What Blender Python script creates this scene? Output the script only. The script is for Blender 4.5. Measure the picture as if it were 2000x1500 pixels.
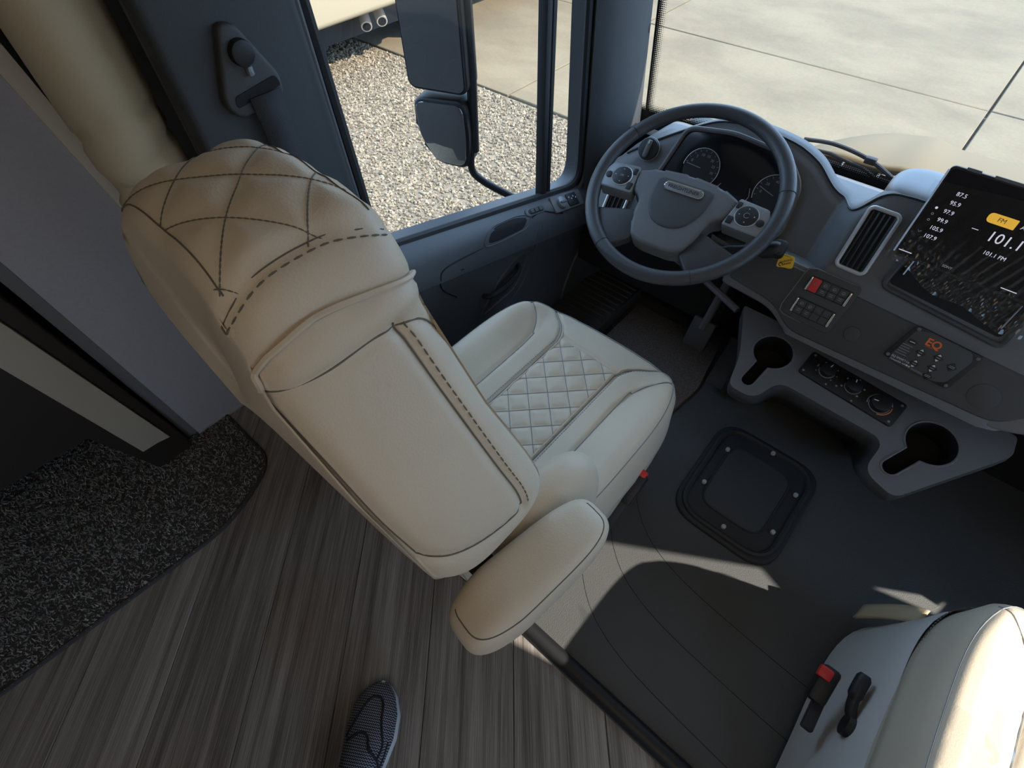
import bpy, bmesh, math, random
import numpy as np
from mathutils import Vector, Matrix

for o in list(bpy.data.objects):
    bpy.data.objects.remove(o)
random.seed(7)
rng = np.random.RandomState(7)
SC = bpy.context.scene
COL = SC.collection

# ---------------------------------------------------------------- camera
R = np.array([[0.7484, 0.5133, -0.4209], [0.6634, -0.5974, 0.4507], [-0.0201, -0.6162, -0.7872]])
H = 1.42
cd = bpy.data.cameras.new('camera')
cam = bpy.data.objects.new('camera', cd)
COL.objects.link(cam)
cd.sensor_fit = 'HORIZONTAL'
cd.sensor_width = 36.0
cd.lens = 36.0 * 1018.8 / 2000.0
cd.clip_start = 0.02
m = Matrix(((R[0, 0], -R[0, 1], -R[0, 2]), (R[1, 0], -R[1, 1], -R[1, 2]), (R[2, 0], -R[2, 1], -R[2, 2])))
cam.matrix_world = Matrix.Translation((0, 0, H)) @ m.to_4x4()
SC.camera = cam

# ---------------------------------------------------------------- light
world = bpy.data.worlds.new('sky')
SC.world = world
world.use_nodes = True
bg = world.node_tree.nodes['Background']
bg.inputs['Color'].default_value = (0.49, 0.75, 1.10, 1)
bg.inputs['Strength'].default_value = 3.2

sd = bpy.data.lights.new('sun', 'SUN')
sd.energy = 7.5
sd.angle = math.radians(0.6)
sd.color = (1.0, 0.93, 0.80)
sun = bpy.data.objects.new('sun', sd)
COL.objects.link(sun)
sun.rotation_euler = Vector((-1.1, -0.27, -1.0)).to_track_quat('-Z', 'Y').to_euler()

ld = bpy.data.lights.new('warm_fill_light', 'AREA')  # unseen warm fill, added to brighten and warm the seat back
ld.energy = 3.6
ld.shape = 'RECTANGLE'
ld.size = 0.9
ld.size_y = 0.9
ld.color = (1.0, 0.82, 0.58)
fill_light = bpy.data.objects.new('warm_fill_light', ld)
COL.objects.link(fill_light)
fill_light.location = (0.55, -0.65, 1.96)

SC.view_settings.view_transform = 'Standard'
SC.view_settings.look = 'None'
SC.view_settings.gamma = 1.0
SC.view_settings.use_curve_mapping = False
SC.view_settings.exposure = 0.28


# ---------------------------------------------------------------- materials
def mat(name, col, rough=0.6, metal=0.0, noise=0.0, nscale=40.0, bump=0.0, bscale=300.0, spec=0.5, emis=None, estr=0.0, coat=0.0):
    M = bpy.data.materials.new(name)
    M.use_nodes = True
    nt = M.node_tree
    b = nt.nodes['Principled BSDF']
    b.inputs['Base Color'].default_value = (*col, 1)
    b.inputs['Roughness'].default_value = rough
    b.inputs['Metallic'].default_value = metal
    b.inputs['Specular IOR Level'].default_value = spec
    b.inputs['Coat Weight'].default_value = coat
    if emis:
        b.inputs['Emission Color'].default_value = (*emis, 1)
        b.inputs['Emission Strength'].default_value = estr
    if noise or bump:
        tc = nt.nodes.new('ShaderNodeTexCoord')
    if noise:
        n = nt.nodes.new('ShaderNodeTexNoise')
        n.inputs['Scale'].default_value = nscale
        n.inputs['Detail'].default_value = 4
        nt.links.new(tc.outputs['Object'], n.inputs['Vector'])
        r = nt.nodes.new('ShaderNodeMapRange')
        r.inputs['From Min'].default_value = 0.3
        r.inputs['From Max'].default_value = 0.7
        r.inputs['To Min'].default_value = 1 - noise
        r.inputs['To Max'].default_value = 1 + noise
        nt.links.new(n.outputs['Fac'], r.inputs['Value'])
        mx = nt.nodes.new('ShaderNodeMix')
        mx.data_type = 'RGBA'
        mx.blend_type = 'MULTIPLY'
        mx.inputs[0].default_value = 1
        mx.inputs[6].default_value = (*col, 1)
        nt.links.new(r.outputs['Result'], mx.inputs[7])
        nt.links.new(mx.outputs[2], b.inputs['Base Color'])
    if bump:
        v = nt.nodes.new('ShaderNodeTexVoronoi')
        v.inputs['Scale'].default_value = bscale
        nt.links.new(tc.outputs['Object'], v.inputs['Vector'])
        bp = nt.nodes.new('ShaderNodeBump')
        bp.inputs['Strength'].default_value = bump
        bp.inputs['Distance'].default_value = 0.001
        nt.links.new(v.outputs['Distance'], bp.inputs['Height'])
        nt.links.new(bp.outputs['Normal'], b.inputs['Normal'])
    return M


def thin_glass(name, tint=(0.93, 0.95, 0.95), refl=0.05, rough=0.02):
    M = bpy.data.materials.new(name)
    M.use_nodes = True
    nt = M.node_tree
    nt.nodes.clear()
    o = nt.nodes.new('ShaderNodeOutputMaterial')
    t = nt.nodes.new('ShaderNodeBsdfTransparent')
    t.inputs['Color'].default_value = (*tint, 1)
    g = nt.nodes.new('ShaderNodeBsdfGlossy')
    g.inputs['Roughness'].default_value = rough
    mx = nt.nodes.new('ShaderNodeMixShader')
    mx.inputs['Fac'].default_value = refl
    nt.links.new(t.outputs[0], mx.inputs[1])
    nt.links.new(g.outputs[0], mx.inputs[2])
    nt.links.new(mx.outputs[0], o.inputs['Surface'])
    return M


def vary_material(name, c1, c2, rough=0.6):
    """one colour per loose piece, chosen at random between two"""
    M = bpy.data.materials.new(name)
    M.use_nodes = True
    nt = M.node_tree
    b = nt.nodes['Principled BSDF']
    b.inputs['Roughness'].default_value = rough
    b.inputs['Specular IOR Level'].default_value = 0.2
    g = nt.nodes.new('ShaderNodeNewGeometry')
    cr = nt.nodes.new('ShaderNodeMix')
    cr.data_type = 'RGBA'
    cr.inputs[6].default_value = (*c1, 1)
    cr.inputs[7].default_value = (*c2, 1)
    nt.links.new(g.outputs['Random Per Island'], cr.inputs[0])
    nt.links.new(cr.outputs[2], b.inputs['Base Color'])
    return M


def concrete_material():
    M = bpy.data.materials.new('concrete')
    M.use_nodes = True
    nt = M.node_tree
    b = nt.nodes['Principled BSDF']
    b.inputs['Roughness'].default_value = 0.85
    tc = nt.nodes.new('ShaderNodeTexCoord')
    n1 = nt.nodes.new('ShaderNodeTexNoise')
    n1.inputs['Scale'].default_value = 0.8
    n1.inputs['Detail'].default_value = 6
    n1.inputs['Roughness'].default_value = 0.62
    n1.inputs['Distortion'].default_value = 0.15
    mp = nt.nodes.new('ShaderNodeMapping')
    mp.inputs['Rotation'].default_value = (0, 0, 0.7)
    mp.inputs['Scale'].default_value = (1, 1.5, 1)
    nt.links.new(tc.outputs['Object'], mp.inputs['Vector'])
    nt.links.new(mp.outputs['Vector'], n1.inputs['Vector'])
    cr = nt.nodes.new('ShaderNodeValToRGB')
    cr.color_ramp.elements[0].position = 0.36
    cr.color_ramp.elements[0].color = (0.142, 0.102, 0.055, 1)
    cr.color_ramp.elements[1].position = 0.62
    cr.color_ramp.elements[1].color = (0.190, 0.140, 0.076, 1)
    nt.links.new(n1.outputs['Fac'], cr.inputs['Fac'])
    n2 = nt.nodes.new('ShaderNodeTexNoise')
    n2.inputs['Scale'].default_value = 30
    n2.inputs['Detail'].default_value = 3
    nt.links.new(tc.outputs['Object'], n2.inputs['Vector'])
    mx = nt.nodes.new('ShaderNodeMix')
    mx.data_type = 'RGBA'
    mx.blend_type = 'OVERLAY'
    mx.inputs[0].default_value = 0.22
    nt.links.new(cr.outputs['Color'], mx.inputs[6])
    nt.links.new(n2.outputs['Color'], mx.inputs[7])
    hs = nt.nodes.new('ShaderNodeHueSaturation')
    hs.inputs['Saturation'].default_value = 0.9
    nt.links.new(mx.outputs[2], hs.inputs['Color'])
    nt.links.new(hs.outputs['Color'], b.inputs['Base Color'])
    return M


def wood_material():
    M = bpy.data.materials.new('wood_plank')
    M.use_nodes = True
    nt = M.node_tree
    b = nt.nodes['Principled BSDF']
    b.inputs['Roughness'].default_value = 0.42
    b.inputs['Specular IOR Level'].default_value = 0.35
    tc = nt.nodes.new('ShaderNodeTexCoord')
    oi = nt.nodes.new('ShaderNodeObjectInfo')
    mp = nt.nodes.new('ShaderNodeMapping')
    mp.inputs['Scale'].default_value = (1.0, 34, 34)
    nt.links.new(tc.outputs['Object'], mp.inputs['Vector'])
    ad = nt.nodes.new('ShaderNodeVectorMath')
    ad.operation = 'ADD'
    cb = nt.nodes.new('ShaderNodeCombineXYZ')
    ml = nt.nodes.new('ShaderNodeMath')
    ml.operation = 'MULTIPLY'
    ml.inputs[1].default_value = 57.0
    nt.links.new(oi.outputs['Random'], ml.inputs[0])
    nt.links.new(ml.outputs[0], cb.inputs[0])
    nt.links.new(ml.outputs[0], cb.inputs[1])
    nt.links.new(mp.outputs['Vector'], ad.inputs[0])
    nt.links.new(cb.outputs[0], ad.inputs[1])
    n1 = nt.nodes.new('ShaderNodeTexNoise')
    n1.inputs['Scale'].default_value = 1.0
    n1.inputs['Detail'].default_value = 5
    n1.inputs['Distortion'].default_value = 0.5
    nt.links.new(ad.outputs[0], n1.inputs['Vector'])
    mp2 = nt.nodes.new('ShaderNodeMapping')
    mp2.inputs['Scale'].default_value = (6, 420, 100)
    nt.links.new(tc.outputs['Object'], mp2.inputs['Vector'])
    n2 = nt.nodes.new('ShaderNodeTexNoise')
    n2.inputs['Detail'].default_value = 3
    n2.inputs['Scale'].default_value = 1.0
    nt.links.new(mp2.outputs['Vector'], n2.inputs['Vector'])
    mxf = nt.nodes.new('ShaderNodeMath')
    mxf.operation = 'MULTIPLY_ADD'
    mxf.inputs[1].default_value = 0.45
    nt.links.new(n2.outputs['Fac'], mxf.inputs[0])
    m3 = nt.nodes.new('ShaderNodeMath')
    m3.operation = 'MULTIPLY'
    m3.inputs[1].default_value = 0.55
    nt.links.new(n1.outputs['Fac'], m3.inputs[0])
    nt.links.new(m3.outputs[0], mxf.inputs[2])
    rr = nt.nodes.new('ShaderNodeMath')
    rr.operation = 'MULTIPLY_ADD'
    rr.inputs[1].default_value = 0.10
    nt.links.new(oi.outputs['Random'], rr.inputs[0])
    nt.links.new(mxf.outputs[0], rr.inputs[2])
    cr = nt.nodes.new('ShaderNodeValToRGB')
    cr.color_ramp.elements[0].position = 0.40
    cr.color_ramp.elements[0].color = (0.130, 0.112, 0.100, 1)
    cr.color_ramp.elements[1].position = 0.72
    cr.color_ramp.elements[1].color = (0.48, 0.435, 0.41, 1)
    nt.links.new(rr.outputs[0], cr.inputs['Fac'])
    nt.links.new(cr.outputs['Color'], b.inputs['Base Color'])
    return M


M = {}
M['leather'] = mat('cream_leather', (0.625, 0.525, 0.40), 0.48, bump=0.18, bscale=420, noise=0.03, nscale=9, spec=0.4)
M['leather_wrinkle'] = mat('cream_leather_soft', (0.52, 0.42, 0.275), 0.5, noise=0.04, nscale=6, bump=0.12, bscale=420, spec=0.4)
M['thread'] = mat('dark_thread', (0.13, 0.115, 0.09), 0.8)
M['thread_grey'] = mat('grey_thread', (0.26, 0.27, 0.28), 0.8)
M['piping'] = mat('cream_piping', (0.60, 0.50, 0.375), 0.5)
M['dash'] = mat('charcoal_dash', (0.130, 0.131, 0.138), 0.55, bump=0.25, bscale=700)
M['dash_black'] = mat('black_dash', (0.055, 0.055, 0.057), 0.6, bump=0.2, bscale=700)
M['door'] = mat('grey_door_plastic', (0.085, 0.090, 0.100), 0.5, bump=0.15, bscale=700)
M['pillar'] = mat('pillar_trim', (0.040, 0.043, 0.047), 0.6, bump=0.2, bscale=700)
M['screw'] = mat('zinc_screw', (0.55, 0.55, 0.56), 0.45, 0.2)
M['pillar_front'] = mat('front_pillar_trim', (0.055, 0.058, 0.062), 0.6, bump=0.2, bscale=700)
M['black'] = mat('black_plastic', (0.012, 0.012, 0.014), 0.5)
M['black_gloss'] = mat('gloss_black', (0.008, 0.008, 0.010), 0.15)
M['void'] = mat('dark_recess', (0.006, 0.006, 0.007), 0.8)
M['rubber'] = mat('black_rubber', (0.015, 0.015, 0.017), 0.7)
M['wheel'] = mat('dark_wheel_leather', (0.048, 0.049, 0.054), 0.42, bump=0.3, bscale=600)
M['silver'] = mat('satin_silver', (0.55, 0.56, 0.58), 0.4, 0.45)
M['silver_plastic'] = mat('grey_silver_plastic', (0.24, 0.25, 0.27), 0.42, 0.3)
M['chrome'] = mat('chrome', (0.72, 0.72, 0.72), 0.14, 1.0)
M['white_ink'] = mat('white_ink', (0.70, 0.70, 0.72), 0.6)
M['grey_ink'] = mat('grey_ink', (0.30, 0.31, 0.33), 0.6)
M['orange_ink'] = mat('orange_ink', (0.75, 0.16, 0.04), 0.6)
M['blue_ink'] = mat('blue_ink', (0.22, 0.34, 0.46), 0.6)
M['green_ink'] = mat('green_ink', (0.45, 0.55, 0.15), 0.6)
M['red'] = mat('red_plastic', (0.62, 0.03, 0.03), 0.4)
M['yellow'] = mat('yellow_sticker', (0.85, 0.52, 0.03), 0.5)
M['vinyl'] = mat('black_vinyl_floor', (0.085, 0.085, 0.088), 0.62, noise=0.06, nscale=5, bump=0.5, bscale=420)
M['mat_carpet'] = mat('brown_grey_carpet', (0.17, 0.14, 0.125), 0.95, noise=0.5, nscale=260, bump=0.8, bscale=300)
M['partition'] = mat('grey_laminate', (0.50, 0.475, 0.50), 0.6, noise=0.04, nscale=150)
M['trim_light'] = mat('light_trim', (0.66, 0.57, 0.44), 0.5)
M['brown'] = mat('dark_brown_laminate', (0.035, 0.026, 0.020), 0.5)
M['beige'] = mat('beige_laminate', (0.50, 0.43, 0.33), 0.5)
M['rug_base'] = mat('rug_base', (0.07, 0.07, 0.073), 0.95)
M['binding'] = mat('rug_binding', (0.055, 0.053, 0.058), 0.8)
M['pile'] = vary_material('rug_pile', (0.07, 0.07, 0.073), (0.50, 0.51, 0.52), 0.9)
M['pebble'] = vary_material('gravel_stone', (0.11, 0.088, 0.062), (0.36, 0.285, 0.20), 0.85)
M['gravel'] = mat('gravel_bed', (0.17, 0.136, 0.098), 0.95, noise=0.35, nscale=45, bump=1.0, bscale=40)
M['concrete'] = concrete_material()
M['plank'] = wood_material()
M['glass'] = thin_glass('window_glass', (0.95, 0.96, 0.96), 0.025)
M['film'] = thin_glass('clear_plastic_film', (0.97, 0.97, 0.98), 0.06, 0.12)
M['bag'] = thin_glass('clear_plastic_bag', (0.96, 0.96, 0.97), 0.16, 0.18)
M['mirror'] = mat('mirror_glass', (0.55, 0.52, 0.50), 0.04, 1.0)
M['hood'] = mat('cream_paint', (0.175, 0.130, 0.072), 0.6, spec=0.1)
M['rv_paint'] = mat('white_cream_paint', (0.34, 0.28, 0.19), 0.35)
M['steel'] = mat('exhaust_steel', (0.75, 0.66, 0.56), 0.32, 0.6)
M['screen'] = mat('screen_black', (0.012, 0.012, 0.015), 0.12)
M['scr_white'] = mat('screen_white', (0.5, 0.5, 0.55), 0.4, emis=(0.75, 0.74, 0.85), estr=0.55)
M['scr_grey'] = mat('screen_grey', (0.2, 0.2, 0.22), 0.4, emis=(0.45, 0.45, 0.52), estr=0.3)
M['scr_orange'] = mat('screen_orange', (0.6, 0.35, 0.02), 0.4, emis=(0.85, 0.48, 0.06), estr=0.55)
M['scr_dark'] = mat('screen_dark_ink', (0.12, 0.08, 0.03), 0.5)
M['web'] = mat('belt_webbing', (0.035, 0.036, 0.04), 0.8, bump=0.4, bscale=500)
M['ceiling'] = mat('headliner', (0.68, 0.67, 0.65), 0.9)
M['coach_wall'] = mat('coach_wall', (0.45, 0.42, 0.38), 0.8)
M['shoe_dark'] = mat('navy_knit', (0.020, 0.022, 0.035), 0.9)
M['shoe_sole'] = mat('white_foam_sole', (0.62, 0.68, 0.72), 0.6)
M['sock'] = mat('black_cloth', (0.008, 0.008, 0.010), 0.95)
M['hatch'] = mat('black_hatch_rubber', (0.032, 0.033, 0.037), 0.55, bump=0.3, bscale=600)


def knit_material():
    K = bpy.data.materials.new('knit_mesh')
    K.use_nodes = True
    nt = K.node_tree
    b = nt.nodes['Principled BSDF']
    b.inputs['Roughness'].default_value = 0.85
    tc = nt.nodes.new('ShaderNodeTexCoord')
    w = nt.nodes.new('ShaderNodeTexWave')
    w.wave_type = 'BANDS'
    w.bands_direction = 'Y'
    w.wave_profile = 'SIN'
    w.inputs['Scale'].default_value = 62
    w.inputs['Distortion'].default_value = 0
    sep = nt.nodes.new('ShaderNodeSeparateXYZ')
    nt.links.new(tc.outputs['Object'], sep.inputs[0])
    s = nt.nodes.new('ShaderNodeMath')
    s.operation = 'MULTIPLY'
    s.inputs[1].default_value = 1300
    nt.links.new(sep.outputs['X'], s.inputs[0])
    sn = nt.nodes.new('ShaderNodeMath')
    sn.operation = 'SINE'
    nt.links.new(s.outputs[0], sn.inputs[0])
    ma = nt.nodes.new('ShaderNodeMath')
    ma.operation = 'MULTIPLY_ADD'
    ma.inputs[1].default_value = 0.0012
    nt.links.new(sn.outputs[0], ma.inputs[0])
    nt.links.new(sep.outputs['Y'], ma.inputs[2])
    cb = nt.nodes.new('ShaderNodeCombineXYZ')
    nt.links.new(ma.outputs[0], cb.inputs['Y'])
    nt.links.new(cb.outputs[0], w.inputs['Vector'])
    cr = nt.nodes.new('ShaderNodeValToRGB')
    cr.color_ramp.elements[0].position = 0.55
    cr.color_ramp.elements[0].color = (0.012, 0.014, 0.025, 1)
    cr.color_ramp.elements[1].position = 0.78
    cr.color_ramp.elements[1].color = (0.36, 0.36, 0.42, 1)
    nt.links.new(w.outputs['Fac'], cr.inputs['Fac'])
    nt.links.new(cr.outputs['Color'], b.inputs['Base Color'])
    return K


M['knit'] = knit_material()


def dotted_frit():
    K = bpy.data.materials.new('dotted_frit')
    K.use_nodes = True
    nt = K.node_tree
    b = nt.nodes['Principled BSDF']
    b.inputs['Base Color'].default_value = (0.008, 0.008, 0.009, 1)
    b.inputs['Roughness'].default_value = 0.4
    out = nt.nodes['Material Output']
    tr = nt.nodes.new('ShaderNodeBsdfTransparent')
    mx = nt.nodes.new('ShaderNodeMixShader')
    uv = nt.nodes.new('ShaderNodeUVMap')
    sp = nt.nodes.new('ShaderNodeSeparateXYZ')
    nt.links.new(uv.outputs[0], sp.inputs[0])
    v = nt.nodes.new('ShaderNodeTexVoronoi')
    v.inputs['Scale'].default_value = 1.0
    v.inputs['Randomness'].default_value = 0.0
    nt.links.new(uv.outputs[0], v.inputs['Vector'])
    # dots shrink away from the solid edge (u = 0 solid .. 6 clear)
    md = nt.nodes.new('ShaderNodeMapRange')
    md.inputs['From Min'].default_value = 0
    md.inputs['From Max'].default_value = 6
    md.inputs['To Min'].default_value = 0.75
    md.inputs['To Max'].default_value = 0.12
    nt.links.new(sp.outputs['X'], md.inputs['Value'])
    lt = nt.nodes.new('ShaderNodeMath')
    lt.operation = 'LESS_THAN'
    nt.links.new(v.outputs['Distance'], lt.inputs[0])
    nt.links.new(md.outputs['Result'], lt.inputs[1])
    nt.links.new(lt.outputs[0], mx.inputs['Fac'])
    nt.links.new(tr.outputs[0], mx.inputs[1])
    nt.links.new(b.outputs[0], mx.inputs[2])
    nt.links.new(mx.outputs[0], out.inputs['Surface'])
    return K


M['frit'] = dotted_frit()


# ---------------------------------------------------------------- helpers
def link(name, me, material=None, parent=None, smooth=True, sharp=40):
    if material is not None:
        me.materials.append(M[material] if isinstance(material, str) else material)
    if smooth:
        me.polygons.foreach_set('use_smooth', [True] * len(me.polygons))
        if sharp:
            me.set_sharp_from_angle(angle=math.radians(sharp))
    me.name = name
    o = bpy.data.objects.new(name, me)
    COL.objects.link(o)
    if parent is not None:
        o.parent = parent
        if any(abs(v) > 1e-9 for v in parent.location):
            o.matrix_parent_inverse = Matrix.Translation(-Vector(parent.location))
    return o


def mk(name, verts, faces, material=None, parent=None, smooth=True, sharp=40):
    me = bpy.data.meshes.new(name)
    me.from_pydata([tuple(map(float, v)) for v in verts], [], [tuple(int(i) for i in f) for f in faces])
    me.update()
    return link(name, me, material, parent, smooth, sharp)


def bmo(name, bm, material=None, parent=None, smooth=True, sharp=40):
    bmesh.ops.recalc_face_normals(bm, faces=bm.faces)
    me = bpy.data.meshes.new(name)
    bm.to_mesh(me)
    bm.free()
    return link(name, me, material, parent, smooth, sharp)


def empty(name, loc=(0, 0, 0)):
    o = bpy.data.objects.new(name, None)
    o.location = loc
    o.empty_display_size = 0.05
    COL.objects.link(o)
    return o


def tag(o, label, cat, group=None, kind=None):
    o['label'] = label
    o['category'] = cat
    if group:
        o['group'] = group
    if kind:
        o['kind'] = kind
    return o


def tube_data(pts, r, segs=8, closed=False, caps=True):
    P = [np.array(p, float) for p in pts]
    n = len(P)
    rr = r if hasattr(r, '__len__') else [r] * n
    T = []
    for i in range(n):
        if closed:
            t = P[(i + 1) % n] - P[i - 1]
        else:
            t = P[min(i + 1, n - 1)] - P[max(i - 1, 0)]
        T.append(t / (np.linalg.norm(t) + 1e-12))
    a = np.array([0, 0, 1.0]) if abs(T[0][2]) < 0.9 else np.array([1.0, 0, 0])
    N = np.cross(T[0], a)
    N /= np.linalg.norm(N)
    V, Fc = [], []
    for i in range(n):
        N = N - T[i] * (N @ T[i])
        N /= np.linalg.norm(N) + 1e-12
        B = np.cross(T[i], N)
        for k in range(segs):
            th = 2 * math.pi * k / segs
            V.append(P[i] + rr[i] * (math.cos(th) * N + math.sin(th) * B))
    m_ = n if closed else n - 1
    for i in range(m_):
        j = (i + 1) % n
        for k in range(segs):
            k2 = (k + 1) % segs
            Fc.append((i * segs + k, i * segs + k2, j * segs + k2, j * segs + k))
    if caps and not closed:
        Fc.append(tuple(range(segs))[::-1])
        Fc.append(tuple((n - 1) * segs + k for k in range(segs)))
    return V, Fc


def merge(datas):
    V, Fc = [], []
    for v, f in datas:
        b = len(V)
        V.extend(v)
        Fc.extend([tuple(i + b for i in q) for q in f])
    return V, Fc


def tube(name, pts, r, material, parent=None, segs=8, closed=False):
    v, f = tube_data(pts, r, segs, closed)
    return mk(name, v, f, material, parent)


def smooth_path(pts, n=24, closed=False):
    P = [np.array(p, float) for p in pts]
    out = []
    N = len(P)
    rng_ = range(N if closed else N - 1)
    for i in rng_:
        p0 = P[i - 1] if (closed or i > 0) else 2 * P[0] - P[1]
        p1, p2 = P[i], P[(i + 1) % N]
        p3 = P[(i + 2) % N] if (closed or i + 2 < N) else 2 * P[-1] - P[-2]
        for k in range(n):
            t = k / n
            out.append(0.5 * ((2 * p1) + (-p0 + p2) * t + (2 * p0 - 5 * p1 + 4 * p2 - p3) * t * t + (-p0 + 3 * p1 - 3 * p2 + p3) * t ** 3))
    if not closed:
        out.append(P[-1])
    return out


def rbox_bm(c, s, bev=0.004, segs=2, rot=None, bm=None):
    b = bmesh.new()
    bmesh.ops.create_cube(b, size=1)
    for v in b.verts:
        v.co = Vector((v.co.x * s[0], v.co.y * s[1], v.co.z * s[2]))
    if bev:
        bmesh.ops.bevel(b, geom=list(b.edges), offset=min(bev, min(s) * 0.49), segments=segs, profile=0.5, affect='EDGES')
    Mx = Matrix.Translation(c) @ (rot.to_4x4() if rot is not None else Matrix.Identity(4))
    bmesh.ops.transform(b, matrix=Mx, verts=b.verts)
    if bm is not None:
        me = bpy.data.meshes.new('tmp')
        b.to_mesh(me)
        b.free()
        bm.from_mesh(me)
        bpy.data.meshes.remove(me)
        return bm
    return b


def rbox(name, c, s, material, parent=None, bev=0.004, segs=2, rot=None):
    return bmo(name, rbox_bm(c, s, bev, segs, rot), material, parent)


class Frame:
    def __init__(s, o, v, u=(1, 0, 0)):
        s.o = np.array(o, float)
        s.u = np.array(u, float)
        s.u /= np.linalg.norm(s.u)
        s.v = np.array(v, float)
        s.v /= np.linalg.norm(s.v)
        s.n = np.cross(s.u, s.v)

    def p(s, a, b, n=0.0):
        return s.o + s.u * a + s.v * b + s.n * n

    def vz(s, z):
        return (z - s.o[2]) / s.v[2]

    def vy(s, y):
        return (y - s.o[1]) / s.v[1]

    def mat(s):
        return Matrix((s.u, s.v, s.n)).transposed()


FB = Frame((0, 1.30, 0.79), (0, 1, 1.6))       # instrument binnacle face
FS = Frame((0, 1.17, 0.80), (0, 1, 2.2))       # centre stack and lower fascia
FT = Frame((0, 1.05, 0.44), (0, 1, 0.3))       # cup holder tray
FP = Frame((0, 1.08, 0.80), (0, 1, 2.6))       # touch screen
CW = np.array([-0.433, 1.06, 0.744])
_a = math.radians(4)
_u0 = np.array([1.0, 0, 0])
_v0 = np.array([0, math.cos(math.radians(30)), math.sin(math.radians(30))])
FW = Frame(CW, _v0 * math.cos(_a) - _u0 * math.sin(_a), _u0 * math.cos(_a) + _v0 * math.sin(_a))


def prism(name, pts, fr, n0, n1, material, parent=None, bev=0.0, segs=2, smooth=True):
    b = bmesh.new()
    lo = [b.verts.new(fr.p(x, y, n0)) for x, y in pts]
    f = b.faces.new(lo)
    r = bmesh.ops.extrude_face_region(b, geom=[f])
    top = [e for e in r['geom'] if isinstance(e, bmesh.types.BMVert)]
    d = Vector(fr.n * (n1 - n0))
    for v in top:
        v.co += d
    if bev:
        tv = set(top)
        ed = [e for e in b.edges if e.verts[0] in tv and e.verts[1] in tv]
        bmesh.ops.bevel(b, geom=ed, offset=bev, segments=segs, profile=0.5, affect='EDGES')
    return bmo(name, b, material, parent, smooth)


def rrect(x0, x1, y0, y1, r, n=5):
    pts = []
    for cx, cy, a0 in ((x1 - r, y1 - r, 0), (x0 + r, y1 - r, 90), (x0 + r, y0 + r, 180), (x1 - r, y0 + r, 270)):
        for k in range(n + 1):
            a = math.radians(a0 + 90 * k / n)
            pts.append((cx + r * math.cos(a), cy + r * math.sin(a)))
    return pts


def circ(cx, cy, r, n=28):
    return [(cx + r * math.cos(2 * math.pi * k / n), cy + r * math.sin(2 * math.pi * k / n)) for k in range(n)]


def round_poly(pts, r, n=5):
    out = []
    N = len(pts)
    for i in range(N):
        p0, p1, p2 = (np.array(pts[j % N], float) for j in (i - 1, i, i + 1))
        a, b = p0 - p1, p2 - p1
        la, lb = np.linalg.norm(a), np.linalg.norm(b)
        ri = r[i] if hasattr(r, '__len__') else r
        d = min(ri, la * 0.45, lb * 0.45)
        A, B = p1 + a / la * d, p1 + b / lb * d
        for k in range(n + 1):
            t = k / n
            out.append(tuple((1 - t) ** 2 * A + 2 * t * (1 - t) * p1 + t * t * B))
    return out


def text(name, s, fr, u, v, size, material, parent, n=0.001, align='CENTER', rot=0.0, xs=1.0, bold=0.0):
    cu = bpy.data.curves.new('txt', 'FONT')
    cu.body = s
    cu.size = size
    cu.align_x = align
    cu.align_y = 'CENTER'
    cu.extrude = 0.0002
    cu.resolution_u = 3
    cu.offset = bold
    o = bpy.data.objects.new('txt', cu)
    COL.objects.link(o)
    dg = bpy.context.evaluated_depsgraph_get()
    dg.update()
    me = bpy.data.meshes.new_from_object(o.evaluated_get(dg))
    bpy.data.objects.remove(o)
    Mx = Matrix.Translation(fr.p(u, v, n)) @ fr.mat().to_4x4() @ Matrix.Rotation(rot, 4, 'Z') @ Matrix.Diagonal((xs, 1, 1, 1))
    me.transform(Mx)
    me.materials.clear()
    return link(name, me, material, parent, False)


def superellipsoid(name, c, r, e1, e2, material, parent=None, nu=28, nv=18, rot=None, fn=None):
    def sp(x, e):
        return math.copysign(abs(x) ** e, x)
    V, Fc = [], []
    for i in range(nv + 1):
        ph = -math.pi / 2 + math.pi * i / nv
        for j in range(nu):
            th = 2 * math.pi * j / nu
            p = np.array([r[0] * sp(math.cos(ph), e1) * sp(math.cos(th), e2), r[1] * sp(math.cos(ph), e1) * sp(math.sin(th), e2), r[2] * sp(math.sin(ph), e1)])
            if fn:
                p = fn(p)
            if rot is not None:
                p = np.array(rot @ Vector(p))
            V.append(p + np.array(c))
    for i in range(nv):
        for j in range(nu):
            j2 = (j + 1) % nu
            Fc.append((i * nu + j, i * nu + j2, (i + 1) * nu + j2, (i + 1) * nu + j))
    b = bmesh.new()
    vs = [b.verts.new(v) for v in V]
    for f in Fc:
        try:
            b.faces.new([vs[i] for i in f])
        except ValueError:
            pass
    bmesh.ops.remove_doubles(b, verts=b.verts, dist=1e-6)
    return bmo(name, b, material, parent, True, 60)


def dashes(path, step, length, r, segs=5):
    """short stitches along a path -> data"""
    P = np.array(path)
    d = np.r_[0, np.cumsum(np.linalg.norm(np.diff(P, axis=0), axis=1))]
    out = []
    s = step * 0.5
    while s + length < d[-1]:
        pts = []
        for q in (s, s + length * 0.5, s + length):
            pts.append([np.interp(q, d, P[:, k]) for k in range(3)])
        out.append(tube_data(pts, [r * 0.6, r, r * 0.6], segs))
        s += step
    return merge(out)


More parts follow.
